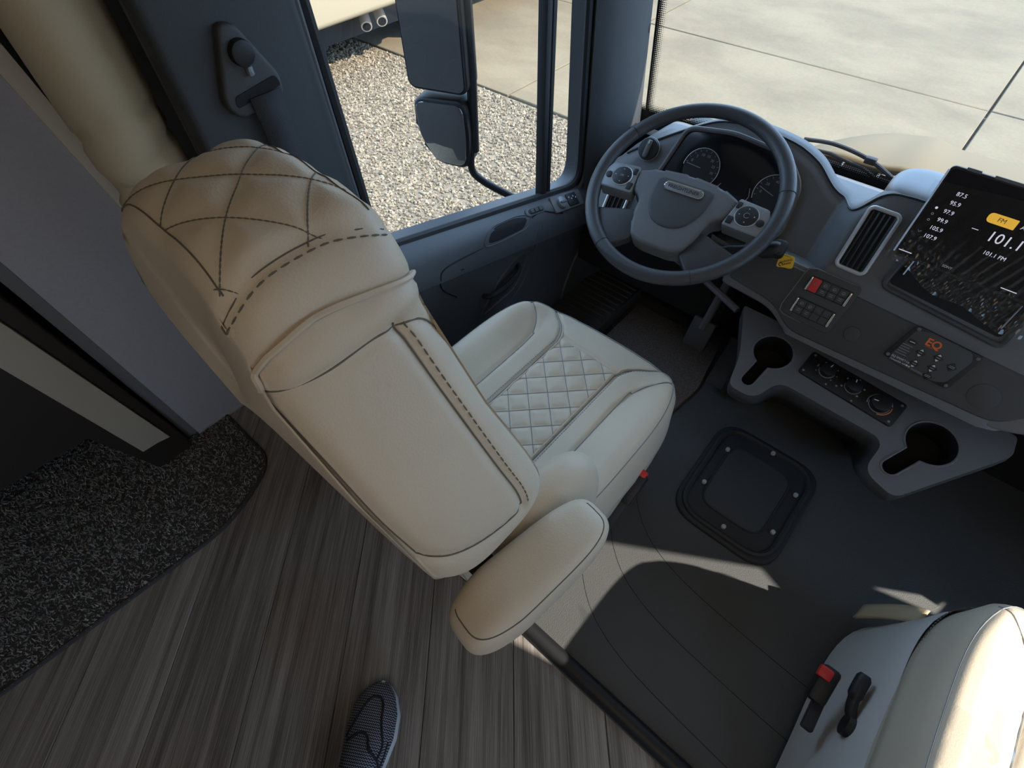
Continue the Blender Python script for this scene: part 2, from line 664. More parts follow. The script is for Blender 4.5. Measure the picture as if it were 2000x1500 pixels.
def dist_poly(X, Y, pts):
    """distance of arrays X,Y to polyline"""
    D = np.full(X.shape, 1e9)
    for (x0, y0), (x1, y1) in zip(pts[:-1], pts[1:]):
        dx, dy = x1 - x0, y1 - y0
        L = dx * dx + dy * dy + 1e-12
        t = np.clip(((X - x0) * dx + (Y - y0) * dy) / L, 0, 1)
        D = np.minimum(D, np.hypot(X - x0 - t * dx, Y - y0 - t * dy))
    return D


def grid_faces(nu, nv, wrap=False):
    Fc = []
    for i in range(nu - 1):
        for j in range(nv if wrap else nv - 1):
            j2 = (j + 1) % nv
            Fc.append((i * nv + j, i * nv + j2, (i + 1) * nv + j2, (i + 1) * nv + j))
    return Fc


def poly_hole(name, outer, holes, fr, n, material, parent, depth=None, floor_mat=None):
    """flat plate with holes; optional walls down by depth"""
    b = bmesh.new()
    loops = []
    for lp in [outer] + holes:
        vs = [b.verts.new(fr.p(x, y, n)) for x, y in lp]
        for i in range(len(vs)):
            b.edges.new((vs[i], vs[(i + 1) % len(vs)]))
        loops.append(vs)
    bmesh.ops.triangle_fill(b, use_beauty=True, edges=list(b.edges), normal=Vector(fr.n))
    if depth:
        for k, vs in enumerate(loops[1:]):
            lo = [b.verts.new(Vector(v.co) - Vector(fr.n * depth)) for v in vs]
            for i in range(len(vs)):
                j = (i + 1) % len(vs)
                b.faces.new((vs[i], vs[j], lo[j], lo[i]))
            b.faces.new(lo)
    me = bpy.data.meshes.new(name)
    b.to_mesh(me)
    b.free()
    return link(name, me, material, parent, True, 30)


# ================================================================ SETTING
ZG = -1.10
# --- outdoor ground
g = mk('ground', [(-16, -6, ZG - 0.05), (14, -6, ZG - 0.05), (14, 24, ZG - 0.05), (-16, 24, ZG - 0.05)], [(0, 1, 2, 3)], 'gravel', None, False)
tag(g, 'grey earth bed under the gravel and concrete outside', 'ground', kind='structure')
pav = empty('pavement', (0, 4.36, ZG))
tag(pav, 'sunlit pale concrete yard of large square slabs outside the cab', 'pavement', kind='structure')
rows = [(4.356, 7.09), (7.09, 11.06), (11.06, 15.0), (15.0, 19.0)]
for k in range(-4, 4):
    x0 = -0.02 + 3.97 * k
    for (y0, y1) in rows:
        b = rbox_bm(((x0 + 1.985), (y0 + y1) / 2, ZG - 0.02), (3.97 - 0.022, y1 - y0 - 0.022, 0.08), 0.008, 1)
        bmo('slab', b, 'concrete', pav)

gr = mk('gravel_bed', [(-16, -6, ZG), (14, -6, ZG), (14, 4.345, ZG), (-16, 4.345, ZG)], [(0, 1, 2, 3)], 'gravel', None, False)
tag(gr, 'loose pale grey gravel beside the driver door outside', 'gravel', kind='stuff')
# loose stones on the bed, one joined part
oct_v = np.array([(1, 0, 0), (-1, 0, 0), (0, 1, 0), (0, -1, 0), (0, 0, 1), (0, 0, -1)], float)
oct_f = [(0, 2, 4), (2, 1, 4), (1, 3, 4), (3, 0, 4), (2, 0, 5), (1, 2, 5), (3, 1, 5), (0, 3, 5)]
NS = 42000
px = -1.7 - 5.9 * rng.rand(NS) ** 1.2
py = 0.9 + 3.42 * rng.rand(NS)
sz = (0.008 + 0.013 * rng.rand(NS)) * (1 + 0.05 * (-px - 2))
qq = rng.randn(NS, 4)
qq /= np.linalg.norm(qq, axis=1, keepdims=True)
w_, x_, y_, z_ = qq.T
RQ = np.stack([1 - 2 * (y_ * y_ + z_ * z_), 2 * (x_ * y_ - z_ * w_), 2 * (x_ * z_ + y_ * w_), 2 * (x_ * y_ + z_ * w_), 1 - 2 * (x_ * x_ + z_ * z_), 2 * (y_ * z_ - x_ * w_), 2 * (x_ * z_ - y_ * w_), 2 * (y_ * z_ + x_ * w_), 1 - 2 * (x_ * x_ + y_ * y_)], -1).reshape(NS, 3, 3)
LV = (oct_v * np.array([1, 0.75, 0.6]))[None] * (0.75 + 0.5 * rng.rand(NS, 6, 1)) * sz[:, None, None]
V = np.einsum('nij,nkj->nki', RQ, LV) + np.stack([px, py, ZG + sz * 0.35], -1)[:, None, :]
V = V.reshape(-1, 3)
Fc = (np.array(oct_f)[None] + (np.arange(NS) * 6)[:, None, None]).reshape(-1, 3)
pb = mk('pebbles', V, Fc, 'pebble', gr, False)
pb['kind'] = 'stuff'

# --- coach floor of diagonal planks
fl = rbox('floor', (-0.45, -1.15, -0.035), (3.1, 2.78, 0.04), 'brown', None, 0)
tag(fl, 'grey brown wood plank floor of the coach, laid diagonally', 'floor', kind='structure')
pd_ = np.array([0.667, -0.745])
pn_ = np.array([0.745, 0.667])
PWD, PLN = 0.21, 5.2
ang = math.atan2(pd_[1], pd_[0])
rp = random.Random(3)
for k in range(-10, 10):
    off = -0.654 + PWD * (k + 0.5)
    ph = (rp.random() - 0.5) * 0.4
    for j in range(-1, 2):
        c = pn_ * off + pd_ * (j * PLN + ph)
        b = rbox_bm((0, 0, -0.006), (PLN - 0.0016, PWD - 0.0016, 0.012), 0.0012, 1)
        Mw = Matrix.Translation((c[0], c[1], 0)) @ Matrix.Rotation(ang, 4, 'Z')
        Mi = Mw.inverted()
        for co, no in (((0, 0.238, 0), (0, 1, 0)), ((0, -2.5, 0), (0, -1, 0)), ((-1.95, 0, 0), (-1, 0, 0)), ((1.05, 0, 0), (1, 0, 0))):
            if not b.verts:
                break
            lc = Mi @ Vector(co)
            ln = Mi.to_3x3() @ Vector(no)
            r_ = bmesh.ops.bisect_plane(b, geom=list(b.verts) + list(b.edges) + list(b.faces), plane_co=lc, plane_no=ln, clear_outer=True)
            ee = [e for e in r_['geom_cut'] if isinstance(e, bmesh.types.BMEdge)]
            if ee:
                bmesh.ops.contextual_create(b, geom=ee)
        if len(b.faces) < 4 or len(b.verts) < 4:
            b.free()
            continue
        o = bmo('plank', b, 'plank', None, False)
        o.location = (c[0], c[1], 0)
        o.rotation_euler = (0, 0, ang)
        o.parent = fl

# --- cab floor
cf = rbox('floor_cab', (0.115, 0.93, -0.016), (2.06, 1.40, 0.04), 'vinyl', None, 0.003)
tag(cf, 'black grained vinyl floor of the driving cab', 'floor', kind='structure')
for k, y in enumerate((0.335, 0.47, 0.60)):          # shallow moulded lines of the vinyl mat
    pts = smooth_path([(-0.28, y + 0.26, 0.004), (-0.17, y + 0.10, 0.004), (-0.02, y + 0.02, 0.004), (0.25, y - 0.01, 0.004), (0.6, y - 0.02, 0.004)], 10)
    tube('mould_line', pts, 0.0008, 'void', cf, 5)
tv, tf = [], []
NT = 14
for i in range(NT + 1):
    a = math.pi * i / NT
    for x in (-1.0, 1.15):
        tv.append((x, 0.2525 - 0.0205 * math.cos(a), 0.024 * math.sin(a) ** 0.7))
for i in range(NT):
    tf.append((2 * i, 2 * i + 1, 2 * i + 3, 2 * i + 2))
t1 = mk('trim_1', tv, tf, 'black', None)
tag(t1, 'rounded dark threshold strip between wood floor and cab vinyl', 'trim', kind='structure')

# --- coach shell
for nm, c, s, mt, lb, ct in (
    ('ceiling', (0.115, -1.15, 2.05), (4.2, 2.85, 0.06), 'ceiling', 'pale ceiling of the coach behind the cab', 'ceiling'),
    ('ceiling_cab', (0.115, 0.985, 1.53), (2.5, 1.49, 0.06), 'ceiling', 'grey headliner over the driving cab', 'ceiling'),
    ('wall_rear', (-0.3, -2.56, 1.0), (3.4, 0.06, 2.1), 'coach_wall', 'far rear wall of the coach', 'wall'),
    ('wall_left', (-1.98, -1.15, 1.0), (0.06, 2.85, 2.1), 'coach_wall', 'left side wall of the coach behind the cabinet', 'wall'),
    ('wall_front_left', (-1.43, 0.30, 1.0), (1.06, 0.04, 2.1), 'pillar', 'dark front bulkhead beside the padded column', 'wall'),
    ('wall_front_right', (1.26, 0.30, 1.0), (0.26, 0.04, 2.1), 'dash', 'dark front bulkhead behind the passenger seat', 'wall'),
    ('wall_front_top', (0.115, 0.27, 1.78), (2.5, 0.04, 0.50), 'coach_wall', 'bulkhead above the opening into the cab', 'wall'),
):
    o = rbox(nm, c, s, mt, None, 0)
    tag(o, lb, ct, kind='structure')

wr_ = bmesh.new()
rbox_bm((1.36, -0.16, 1.0), (0.06, 0.88, 2.1), 0, 1, None, wr_)
rbox_bm((1.36, -1.86, 1.0), (0.06, 1.42, 2.1), 0, 1, None, wr_)
rbox_bm((1.36, -0.775, 1.60), (0.06, 0.75, 0.90), 0, 1, None, wr_)  # closes the top, so the added opening sends daylight in low only
o = bmo('wall_right', wr_, 'coach_wall', None, False)
tag(o, 'right side wall of the coach with a low unseen doorway added to let daylight in', 'wall', kind='structure')
# --- doors with windows
WIN = [(0.530, 0.660), (1.325, 0.460), (1.285, 1.36), (0.505, 1.36)]
WIN_R = [0.055, 0.085, 0.06, 0.06]


def zs(y):
    return float(np.interp(y, [0.3, 0.545, 1.325, 1.6], [0.685, 0.655, 0.455, 0.41]))


DOORP = [(0.000, 0.006, 0), (0.012, 0.002, 0), (0.028, -0.006, 0), (0.046, -0.022, 0), (0.060, -0.050, 0), (0.066, -0.085, 0), (0.063, -0.112, 0), (0.044, -0.128, 0), (0.034, -0.165, 0), (0.026, 0.30, 1), (0.028, 0.18, 1), (0.040, 0.15, 1), (0.046, 0.08, 1), (0.040, 0.02, 1)]


def panel_dx(y, z):
    z0 = zs(y)
    zz_ = [dz if ab else z0 + dz for _, dz, ab in DOORP]
    return float(np.interp(-z, [-q for q in zz_], [p_[0] for p_ in DOORP]))


class DoorSkin:
    """points lying on the driver door card; u = y, v = z"""
    def __init__(s):
        s.n = np.array([1.0, 0, 0])

    def p(s, a, b, n=0.0):
        y, z, dx = a, b, 0.025
        for _ in range(6):
            k = (0.905 - dx) / 0.88
            y, z = a * k, 1.42 - (1.42 - b) * k
            dx = 0.5 * dx + 0.5 * panel_dx(y, z)
        return np.array([-0.905 + dx + n, y, z])


def make_door(n, xs, sgn, label, WIN, WIN_R, lip):
    """sgn -1: driver side (panel faces +x)"""
    d = empty('door_%d' % n, (xs, 0.9, 0.0))
    tag(d, label, 'door', kind='structure')
    fr = Frame((xs, 0, 0), (0, 0, 1), (0, -sgn * -1.0, 0))

    def X(a):
        return xs - sgn * (a)
    # in this frame: u = y, plane at x = xs
    fr.u = np.array([0, 1.0, 0])
    fr.v = np.array([0, 0, 1.0])
    fr.n = np.array([-sgn * 1.0, 0, 0])
    hole = round_poly(WIN, WIN_R, 8)
    outer = [(0.26, 0.02), (1.60, 0.02), (1.60, 1.50), (0.26, 1.50)]
    poly_hole('door_frame', outer, [hole], fr, -0.005, 'door', d, 0.05)
    # remove nothing: the hole floor is replaced by the glass
    # gasket and glass
    tube('window_gasket', [fr.p(a, b_, 0.0) for a, b_ in hole], 0.012, 'rubber', d, 8, True)
    if lip:
        tube('gasket_lip', [fr.p(a, b_, 0.010) for a, b_ in round_poly([(0.503, 0.642), (1.345, 0.432), (1.308, 1.385), (0.480, 1.385)], [0.07, 0.10, 0.06, 0.06], 8)], 0.007, 'door', d, 8, True)
    gl = mk('glass', [fr.p(a, b_, -0.02) for a, b_ in hole], [tuple(range(len(hole)))], 'glass', d, False)
    if lip:
        bd = bmesh.new()
        rbox_bm((xs + sgn * 0.008, 1.136, 0.95), (0.030, 0.021, 0.92), 0.004, 2, None, bd)
        rbox_bm((xs + sgn * 0.008, 1.162, 0.95), (0.022, 0.015, 0.92), 0.003, 2, None, bd)
        bmo('window_divider', bd, 'rubber', d)
    # door card
    ys = np.linspace(0.30, 1.56, 46)
    prof = DOORP
    V = []
    for y in ys:
        z0 = zs(y)
        for (dx, dz, ab) in prof:
            V.append((xs - sgn * dx, y, dz if ab else z0 + dz))
    mk('door_panel', V, grid_faces(len(ys), len(prof)), 'door', d, True, 30)
    return d, fr


d1, fd = make_door(1, -0.905, -1, 'dark grey driver door with sloping window sill and divided glass', WIN, WIN_R, True)
# the hole had been closed by a floor at depth; drop those faces
for d_ in (d1,):
    pass
d2, fd2 = make_door(2, 1.135, 1, 'dark grey passenger door with an unseen window raked to shape the sun patch', [(0.545, 0.660), (1.200, 0.500), (0.860, 1.36), (0.52, 1.36)], WIN_R, False)  # front edge of this unseen window is raked to trim the floor sun patch


def open_holes(door):
    for ch in door.children:
        if ch.name.startswith('door_frame'):
            b = bmesh.new()
            b.from_mesh(ch.data)
            big = [f for f in b.faces if len(f.verts) > 12]
            bmesh.ops.delete(b, geom=big, context='FACES')
            b.to_mesh(ch.data)
            b.free()


open_holes(d1)
open_holes(d2)

# driver door fittings (frame u = y, v = z, n towards the cabin)
DS = DoorSkin()


def skin_patch(name, pts, n, material, parent):
    c = np.mean(np.array(pts), 0)
    V_ = [DS.p(c[0], c[1], n)]
    m_ = len(pts)
    for k in (0.34, 0.67, 1.0):
        for q in pts:
            V_.append(DS.p(c[0] + (q[0] - c[0]) * k, c[1] + (q[1] - c[1]) * k, n if k < 1 else n - 0.003))
    F_ = [(0, 1 + i, 1 + (i + 1) % m_) for i in range(m_)]
    for r_ in range(2):
        for i in range(m_):
            j = (i + 1) % m_
            F_.append((1 + r_ * m_ + i, 1 + (r_ + 1) * m_ + i, 1 + (r_ + 1) * m_ + j, 1 + r_ * m_ + j))
    return mk(name, V_, F_, material, parent)


def skin_line(name, pts, r, material, n=0.001, closed=False, rnd=None):
    P = round_poly(pts, rnd, 6) if rnd else [tuple(q)[:2] for q in smooth_path([(a_, b_, 0) for a_, b_ in pts], 8)]
    return tube(name, [DS.p(a_, b_, n) for a_, b_ in P], r, material, d1, 6, closed)


pk = [(0.838, 0.497), (0.872, 0.548), (0.985, 0.528), (1.055, 0.492), (1.032, 0.458), (0.90, 0.478)]
skin_patch('map_pocket', round_poly(pk, 0.03, 6), 0.0015, 'void', d1)
skin_line('pocket_rim', pk, 0.0022, 'door', 0.001, True, 0.03)
skin_line('panel_seam', [(0.72, 0.395), (0.676, 0.450), (0.672, 0.490), (0.70, 0.515), (0.838, 0.500)], 0.0022, 'black')
skin_line('panel_seam', [(1.055, 0.485), (1.10, 0.483), (1.15, 0.455), (1.21, 0.42)], 0.0022, 'black')
skin_patch('lock_hole', circ(0.752, 0.468, 0.015), 0.0015, 'void', d1)
rec = [(1.050, 0.375), (0.98, 0.385), (0.90, 0.345), (0.80, 0.25), (0.97, 0.262)]
skin_patch('handle_recess', round_poly(rec, 0.04, 6), 0.0015, 'dash_black', d1)
skin_line('recess_rim', rec, 0.004, 'door', 0.001, True, 0.04)
tube('pull_handle', smooth_path([DS.p(0.825, 0.325, 0.0), DS.p(0.84, 0.330, 0.022), DS.p(0.90, 0.334, 0.030), DS.p(0.965, 0.345, 0.024), DS.p(0.985, 0.350, 0.0)], 8), 0.008, 'black', d1, 8)
skin_line('panel_crease', [(1.235, 0.03), (1.26, 0.10), (1.34, 0.235), (1.37, 0.30), (1.345, 0.36)], 0.006, 'door')
skin_line('panel_crease', [(1.10, 0.440), (1.08, 0.40), (1.04, 0.30), (0.98, 0.235), (0.86, 0.18)], 0.004, 'door')
fsill = Frame((-0.880, 0, 0), (0, 0, 1), (0, 1, 0))
fsill.o = np.array([-0.870, 1.065, zs(1.065) - 0.0125])
fsill.u = np.array([0, 1, -0.263]) / np.linalg.norm([0, 1, -0.263])
fsill.v = np.array([-0.74, 0.10, 0.67])
fsill.v -= fsill.u * (fsill.v @ fsill.u)
fsill.v /= np.linalg.norm(fsill.v)
fsill.n = np.cross(fsill.u, fsill.v)
sw = prism('window_switch', rrect(-0.055, 0.035, -0.013, 0.013, 0.0125), fsill, -0.004, 0.004, 'door', d1, 0.002)
prism('switch_face', rrect(-0.042, 0.026, -0.008, 0.008, 0.008), fsill, 0.003, 0.0055, 'black', sw, 0.001)
for k in range(3):
    prism('switch_key', rrect(-0.036 + 0.02 * k, -0.020 + 0.02 * k, -0.006, 0.006, 0.002), fsill, 0.005, 0.0085, 'dash_black', sw, 0.001)
mc = prism('mirror_switch_plate', rrect(0.075, 0.230, -0.030, 0.022, 0.006), fsill, -0.004, 0.004, 'dash', d1, 0.002)
prism('mirror_knob', circ(0.118, -0.004, 0.019), fsill, 0.003, 0.014, 'silver_plastic', mc, 0.004)
prism('mirror_knob_bar', rrect(0.103, 0.133, -0.008, -0.001, 0.003), fsill, 0.012, 0.018, 'dash', mc, 0.001)
prism('key_block', rrect(0.150, 0.200, -0.024, 0.016, 0.003), fsill, 0.003, 0.008, 'black', mc, 0.001)
for k in range(4):
    prism('key_mark', circ(0.160 + 0.011 * k, 0.004 - 0.006 * (k % 2), 0.0025, 8), fsill, 0.008, 0.0085, 'white_ink', mc)

# --- B pillar trim on the driver side
bp = prism('trim_2', round_poly([(0.262, 0.02), (0.485, 0.02), (0.500, 0.66), (0.478, 1.46), (0.262, 1.46)], 0.02, 4), fd, 0.0, 0.030, 'pillar', None, 0.012, 3)
tag(bp, 'dark grey pillar trim between the padded column and driver window', 'trim', kind='structure')
tube('pillar_bead', [fd.p(a, b_, 0.020) for a, b_ in ((0.505, 0.60), (0.502, 0.75), (0.494, 1.0), (0.484, 1.42))], 0.006, 'door', bp, 8)


# --- A pillars
def a_pillar(name, xs, sgn, label):
    V = []
    zz = np.linspace(0.06, 1.48, 20)
    for z in zz:
        rake = -(z - 0.58) * 0.12
        ya, yb = 1.345 - (z - 0.5) * 0.04, 1.590 + rake
        prof = [(0.0, ya - 0.02), (0.018, ya), (0.034, ya + 0.03), (0.045, ya + 0.08), (0.050, ya + 0.14), (0.046, yb - 0.055), (0.036, yb - 0.022), (0.020, yb - 0.004), (0.0, yb), (-0.03, yb)]
        for dx, y in prof:
            V.append((xs - sgn * dx, y, z))
    o = mk(name, V, grid_faces(len(zz), 10), 'pillar_front', None, True, 40)
    tag(o, label, 'trim', kind='structure')
    return o


a1 = a_pillar('trim_3', -0.885, -1, 'dark windshield pillar trim beside the driver window')
a2 = a_pillar('trim_4', 1.115, 1, 'dark windshield pillar trim on the passenger side')
prism('pillar_clip', rrect(1.512, 1.524, 0.86, 0.885, 0.004), fd, 0.05, 0.062, 'black', a1, 0.002)

# --- windshield
def wsp(x, z):
    w = (x - 0.115) / 0.965
    return (x, 1.590 - (z - 0.58) * 0.12 + 0.05 * (1 - min(1, w * w)), z)


xs_ = np.linspace(-0.86, 1.09, 30)
zz = np.linspace(0.56, 1.50, 10)
ws = mk('window_1', [wsp(x, z) for x in xs_ for z in zz], grid_faces(len(xs_), len(zz)), 'glass', None, True, 0)
tag(ws, 'curved windshield glass in front of the dashboard', 'windshield', kind='structure')


def frit_strip(name, A, B, n, nu, parent):
    """A,B functions of t -> solid side, clear side"""
    V, Fc, UV = [], [], []
    for i in range(n + 1):
        t = i / n
        V += [A(t), B(t)]
    for i in range(n):
        Fc.append((2 * i, 2 * i + 1, 2 * i + 3, 2 * i + 2))
    o = mk(name, V, Fc, 'frit', parent, False)
    uvl = o.data.uv_layers.new(name='UVMap')
    L = [0]
    for i in range(n):
        L.append(L[-1] + np.linalg.norm(np.array(V[2 * i]) - np.array(V[2 * i + 2])))
    w = np.linalg.norm(np.array(V[0]) - np.array(V[1])) / nu
    for p in o.data.polygons:
        for li in p.loop_indices:
            vi = o.data.loops[li].vertex_index
            uvl.data[li].uv = ((vi % 2) * nu, L[vi // 2] / w)
    return o


def off(p, d=-0.003):
    return (p[0], p[1] + d, p[2])


frit_strip('frit_band', lambda t: off(wsp(-0.846, 0.60 + 0.88 * t)), lambda t: off(wsp(-0.815, 0.60 + 0.88 * t)), 12, 6, ws)
frit_strip('frit_band', lambda t: off(wsp(1.076, 0.60 + 0.88 * t)), lambda t: off(wsp(1.045, 0.60 + 0.88 * t)), 12, 6, ws)
frit_strip('frit_band', lambda t: off(wsp(-0.86 + 1.95 * t, 0.620)), lambda t: off(wsp(-0.86 + 1.95 * t, 0.652)), 40, 6, ws)
mk('frit_edge', [off(wsp(x, z)) for x in xs_ for z in (0.57, 0.620)], grid_faces(len(xs_), 2), 'black', ws, False)


# ================================================================ SEATS
def sstep(a, b, x):
    t = np.clip((x - a) / (b - a), 0, 1)
    return t * t * (3 - 2 * t)


SEAT_X = -0.440
QC = 0.0465


def ins_left(sg):
    return [(sg * 0.087, 0.20), (sg * 0.087, 0.68), (sg * 0.090, 0.745), (sg * 0.110, 0.785), (sg * 0.145, 0.815), (sg * 0.185, 0.85)]


def bol_seam(sg):
    return [(sg * 0.143, 0.20), (sg * 0.143, 0.66), (sg * 0.152, 0.72), (sg * 0.180, 0.765), (sg * 0.23, 0.795), (sg * 0.27, 0.80)]


CUSH_SEAMS = [ins_left(-1), ins_left(1), bol_seam(-1), bol_seam(1), [(-0.088, 0.762), (0.088, 0.752)]]


def quilt_d(X, Y, x0, y0, q):
    a = ((X - x0) + (Y - y0)) / math.sqrt(2)
    b = ((X - x0) - (Y - y0)) / math.sqrt(2)
    da = np.abs((a + q / 2) % q - q / 2)
    db = np.abs((b + q / 2) % q - q / 2)
    return np.minimum(da, db)


def cush_h(X, Y, r):
    ax = np.abs(X)
    z = 0.445 + 0.006 * sstep(0.087, 0.143, ax)
    z = z + 0.036 * sstep(0.140, 0.225, ax) * (1 - 0.06 * sstep(0.235, 0.262, ax))
    z = z - 0.020 * sstep(0.74, 0.87, Y)
    inside = (1 - sstep(0.082, 0.087, ax)) * (1 - sstep(0.750, 0.757, Y))
    qd = quilt_d(X, Y, -0.508 - SEAT_X, 0.529, QC)
    z = z + inside * (0.0038 * (1 - np.exp(-(qd / 0.008) ** 2)) - 0.002)
    for s in CUSH_SEAMS:
        z = z - 0.006 * np.exp(-(dist_poly(X, Y, s) / 0.0055) ** 2)
    z = z - 0.042 * np.clip((r - 0.90) / 0.10, 0, 1) ** 2.8
    return z


YC0, HX, HY, NEXP = 0.540, 0.262, 0.325, 3.4


def rad(X, Y):
    return (np.abs(X / HX) ** NEXP + np.abs((Y - YC0) / HY) ** NEXP) ** (1 / NEXP)


def build_cushion(parent, xc, dy):
    n1, n2 = 141, 161
    s = np.linspace(-1, 1, n1)
    t = np.linspace(-1, 1, n2)
    S, T = np.meshgrid(s, t, indexing='ij')
    r = np.maximum(np.abs(S), np.abs(T))
    q = (np.abs(S) ** NEXP + np.abs(T) ** NEXP) ** (1 / NEXP) + 1e-9
    k = r / q
    X, Y = S * k * HX, YC0 + T * k * HY
    Z = cush_h(X, Y, r)
    V = np.stack([X + xc, Y + dy, Z], -1).reshape(-1, 3).tolist()
    Fc = grid_faces(n1, n2)
    ring = [(i, 0) for i in range(n1)] + [(n1 - 1, j) for j in range(1, n2)] + [(i, n2 - 1) for i in range(n1 - 2, -1, -1)] + [(0, j) for j in range(n2 - 2, 0, -1)]
    prev = [i * n2 + j for i, j in ring]
    top = [V[p] for p in prev]
    for (dz, sc) in ((0.375, 1.012), (0.355, 1.018), (0.352, 1.006), (0.345, 1.008), (0.30, 1.0), (0.265, 0.96), (0.255, 0.90)):
        base = len(V)
        for p in top:
            zz_ = min(dz, p[2])
            V.append((xc + (p[0] - xc) * sc, dy + YC0 + (p[1] - dy - YC0) * sc, zz_))
        N = len(top)
        for a in range(N):
            b_ = (a + 1) % N
            Fc.append((prev[a], prev[b_], base + b_, base + a))
        prev = [base + a for a in range(N)]
    Fc.append(tuple(prev))
    o = mk('cushion', V, Fc, 'leather', parent, True, 0)

    def on(pts, lift=0.0006):
        P = np.array(smooth_path([(a, b_, 0) for a, b_ in pts], 10))
        rr_ = rad(P[:, 0], P[:, 1])
        keep = rr_ < 0.985
        P, rr_ = P[keep], rr_[keep]
        Z_ = cush_h(P[:, 0], P[:, 1], rr_)
        return [(x + xc, y + dy, z + lift) for (x, y, _), z in zip(P, Z_)]
    for sm in CUSH_SEAMS[:4]:
        tube('seam', on(sm), 0.0014, 'thread_grey', o, 5)
    for sg in (-1, 1):
        pp = on([(x + (-sg) * 0.0 + sg * 0.007, y) for x, y in ins_left(sg)], 0.0008)
        v, f = dashes(pp, 0.0075, 0.005, 0.0010)
        mk('stitching', v, f, 'thread_grey', o)
        pp = on([(x - sg * 0.005, y) for x, y in ins_left(sg)], 0.001)
        tube('piping', pp, 0.0022, 'piping', o, 6)
    ql = []
    for fam in (0, 1):
        for k_ in range(-14, 15):
            off_ = k_ * QC * math.sqrt(2)
            pts = []
            for t_ in np.linspace(-0.30, 0.30, 90):
                x = t_
                y = (0.529 + off_ - (x - (-0.508 - SEAT_X))) if fam == 0 else (0.529 + off_ + (x - (-0.508 - SEAT_X)))
                if abs(x) < 0.0845 and 0.22 < y < 0.754:
                    pts.append((x, y))
            if len(pts) > 3:
                P = np.array(pts)
                Z_ = cush_h(P[:, 0], P[:, 1], rad(P[:, 0], P[:, 1]))
                ql.append(tube_data([(x + xc, y + dy, z + 0.0003) for (x, y), z in zip(pts, Z_)], 0.0009, 4))
    v, f = merge(ql)
    mk('quilt_stitching', v, f, 'thread_grey', o)['kind'] = 'stuff'
    # welt line on the sides
    ol = []
    for a in np.linspace(0, 2 * math.pi, 120, endpoint=False):
        c, s_ = math.cos(a), math.sin(a)
        kx = (abs(c) ** NEXP + abs(s_) ** NEXP) ** (1 / NEXP)
        ol.append((xc + HX * 0.955 * c / kx, dy + YC0 + HY * 0.962 * s_ / kx))
    rr_ = 0.957
    P = np.array(ol)
    Z_ = cush_h(P[:, 0] - xc, P[:, 1] - dy, np.full(len(P), rr_))
    tube('side_seam', [(x, y, z + 0.001) for (x, y), z in zip(ol, Z_)], 0.0013, 'thread_grey', o, 5, True)
    return o


ARCH = [(0.0, 1.172), (0.05, 1.168), (0.082, 1.156), (0.101, 1.134), (0.114, 1.108), (0.124, 1.08), (0.150, 1.02), (0.190, 0.93), (0.219, 0.85), (0.229, 0.790), (0.220, 0.735), (0.190, 0.67), (0.175, 0.58), (0.170, 0.47)]


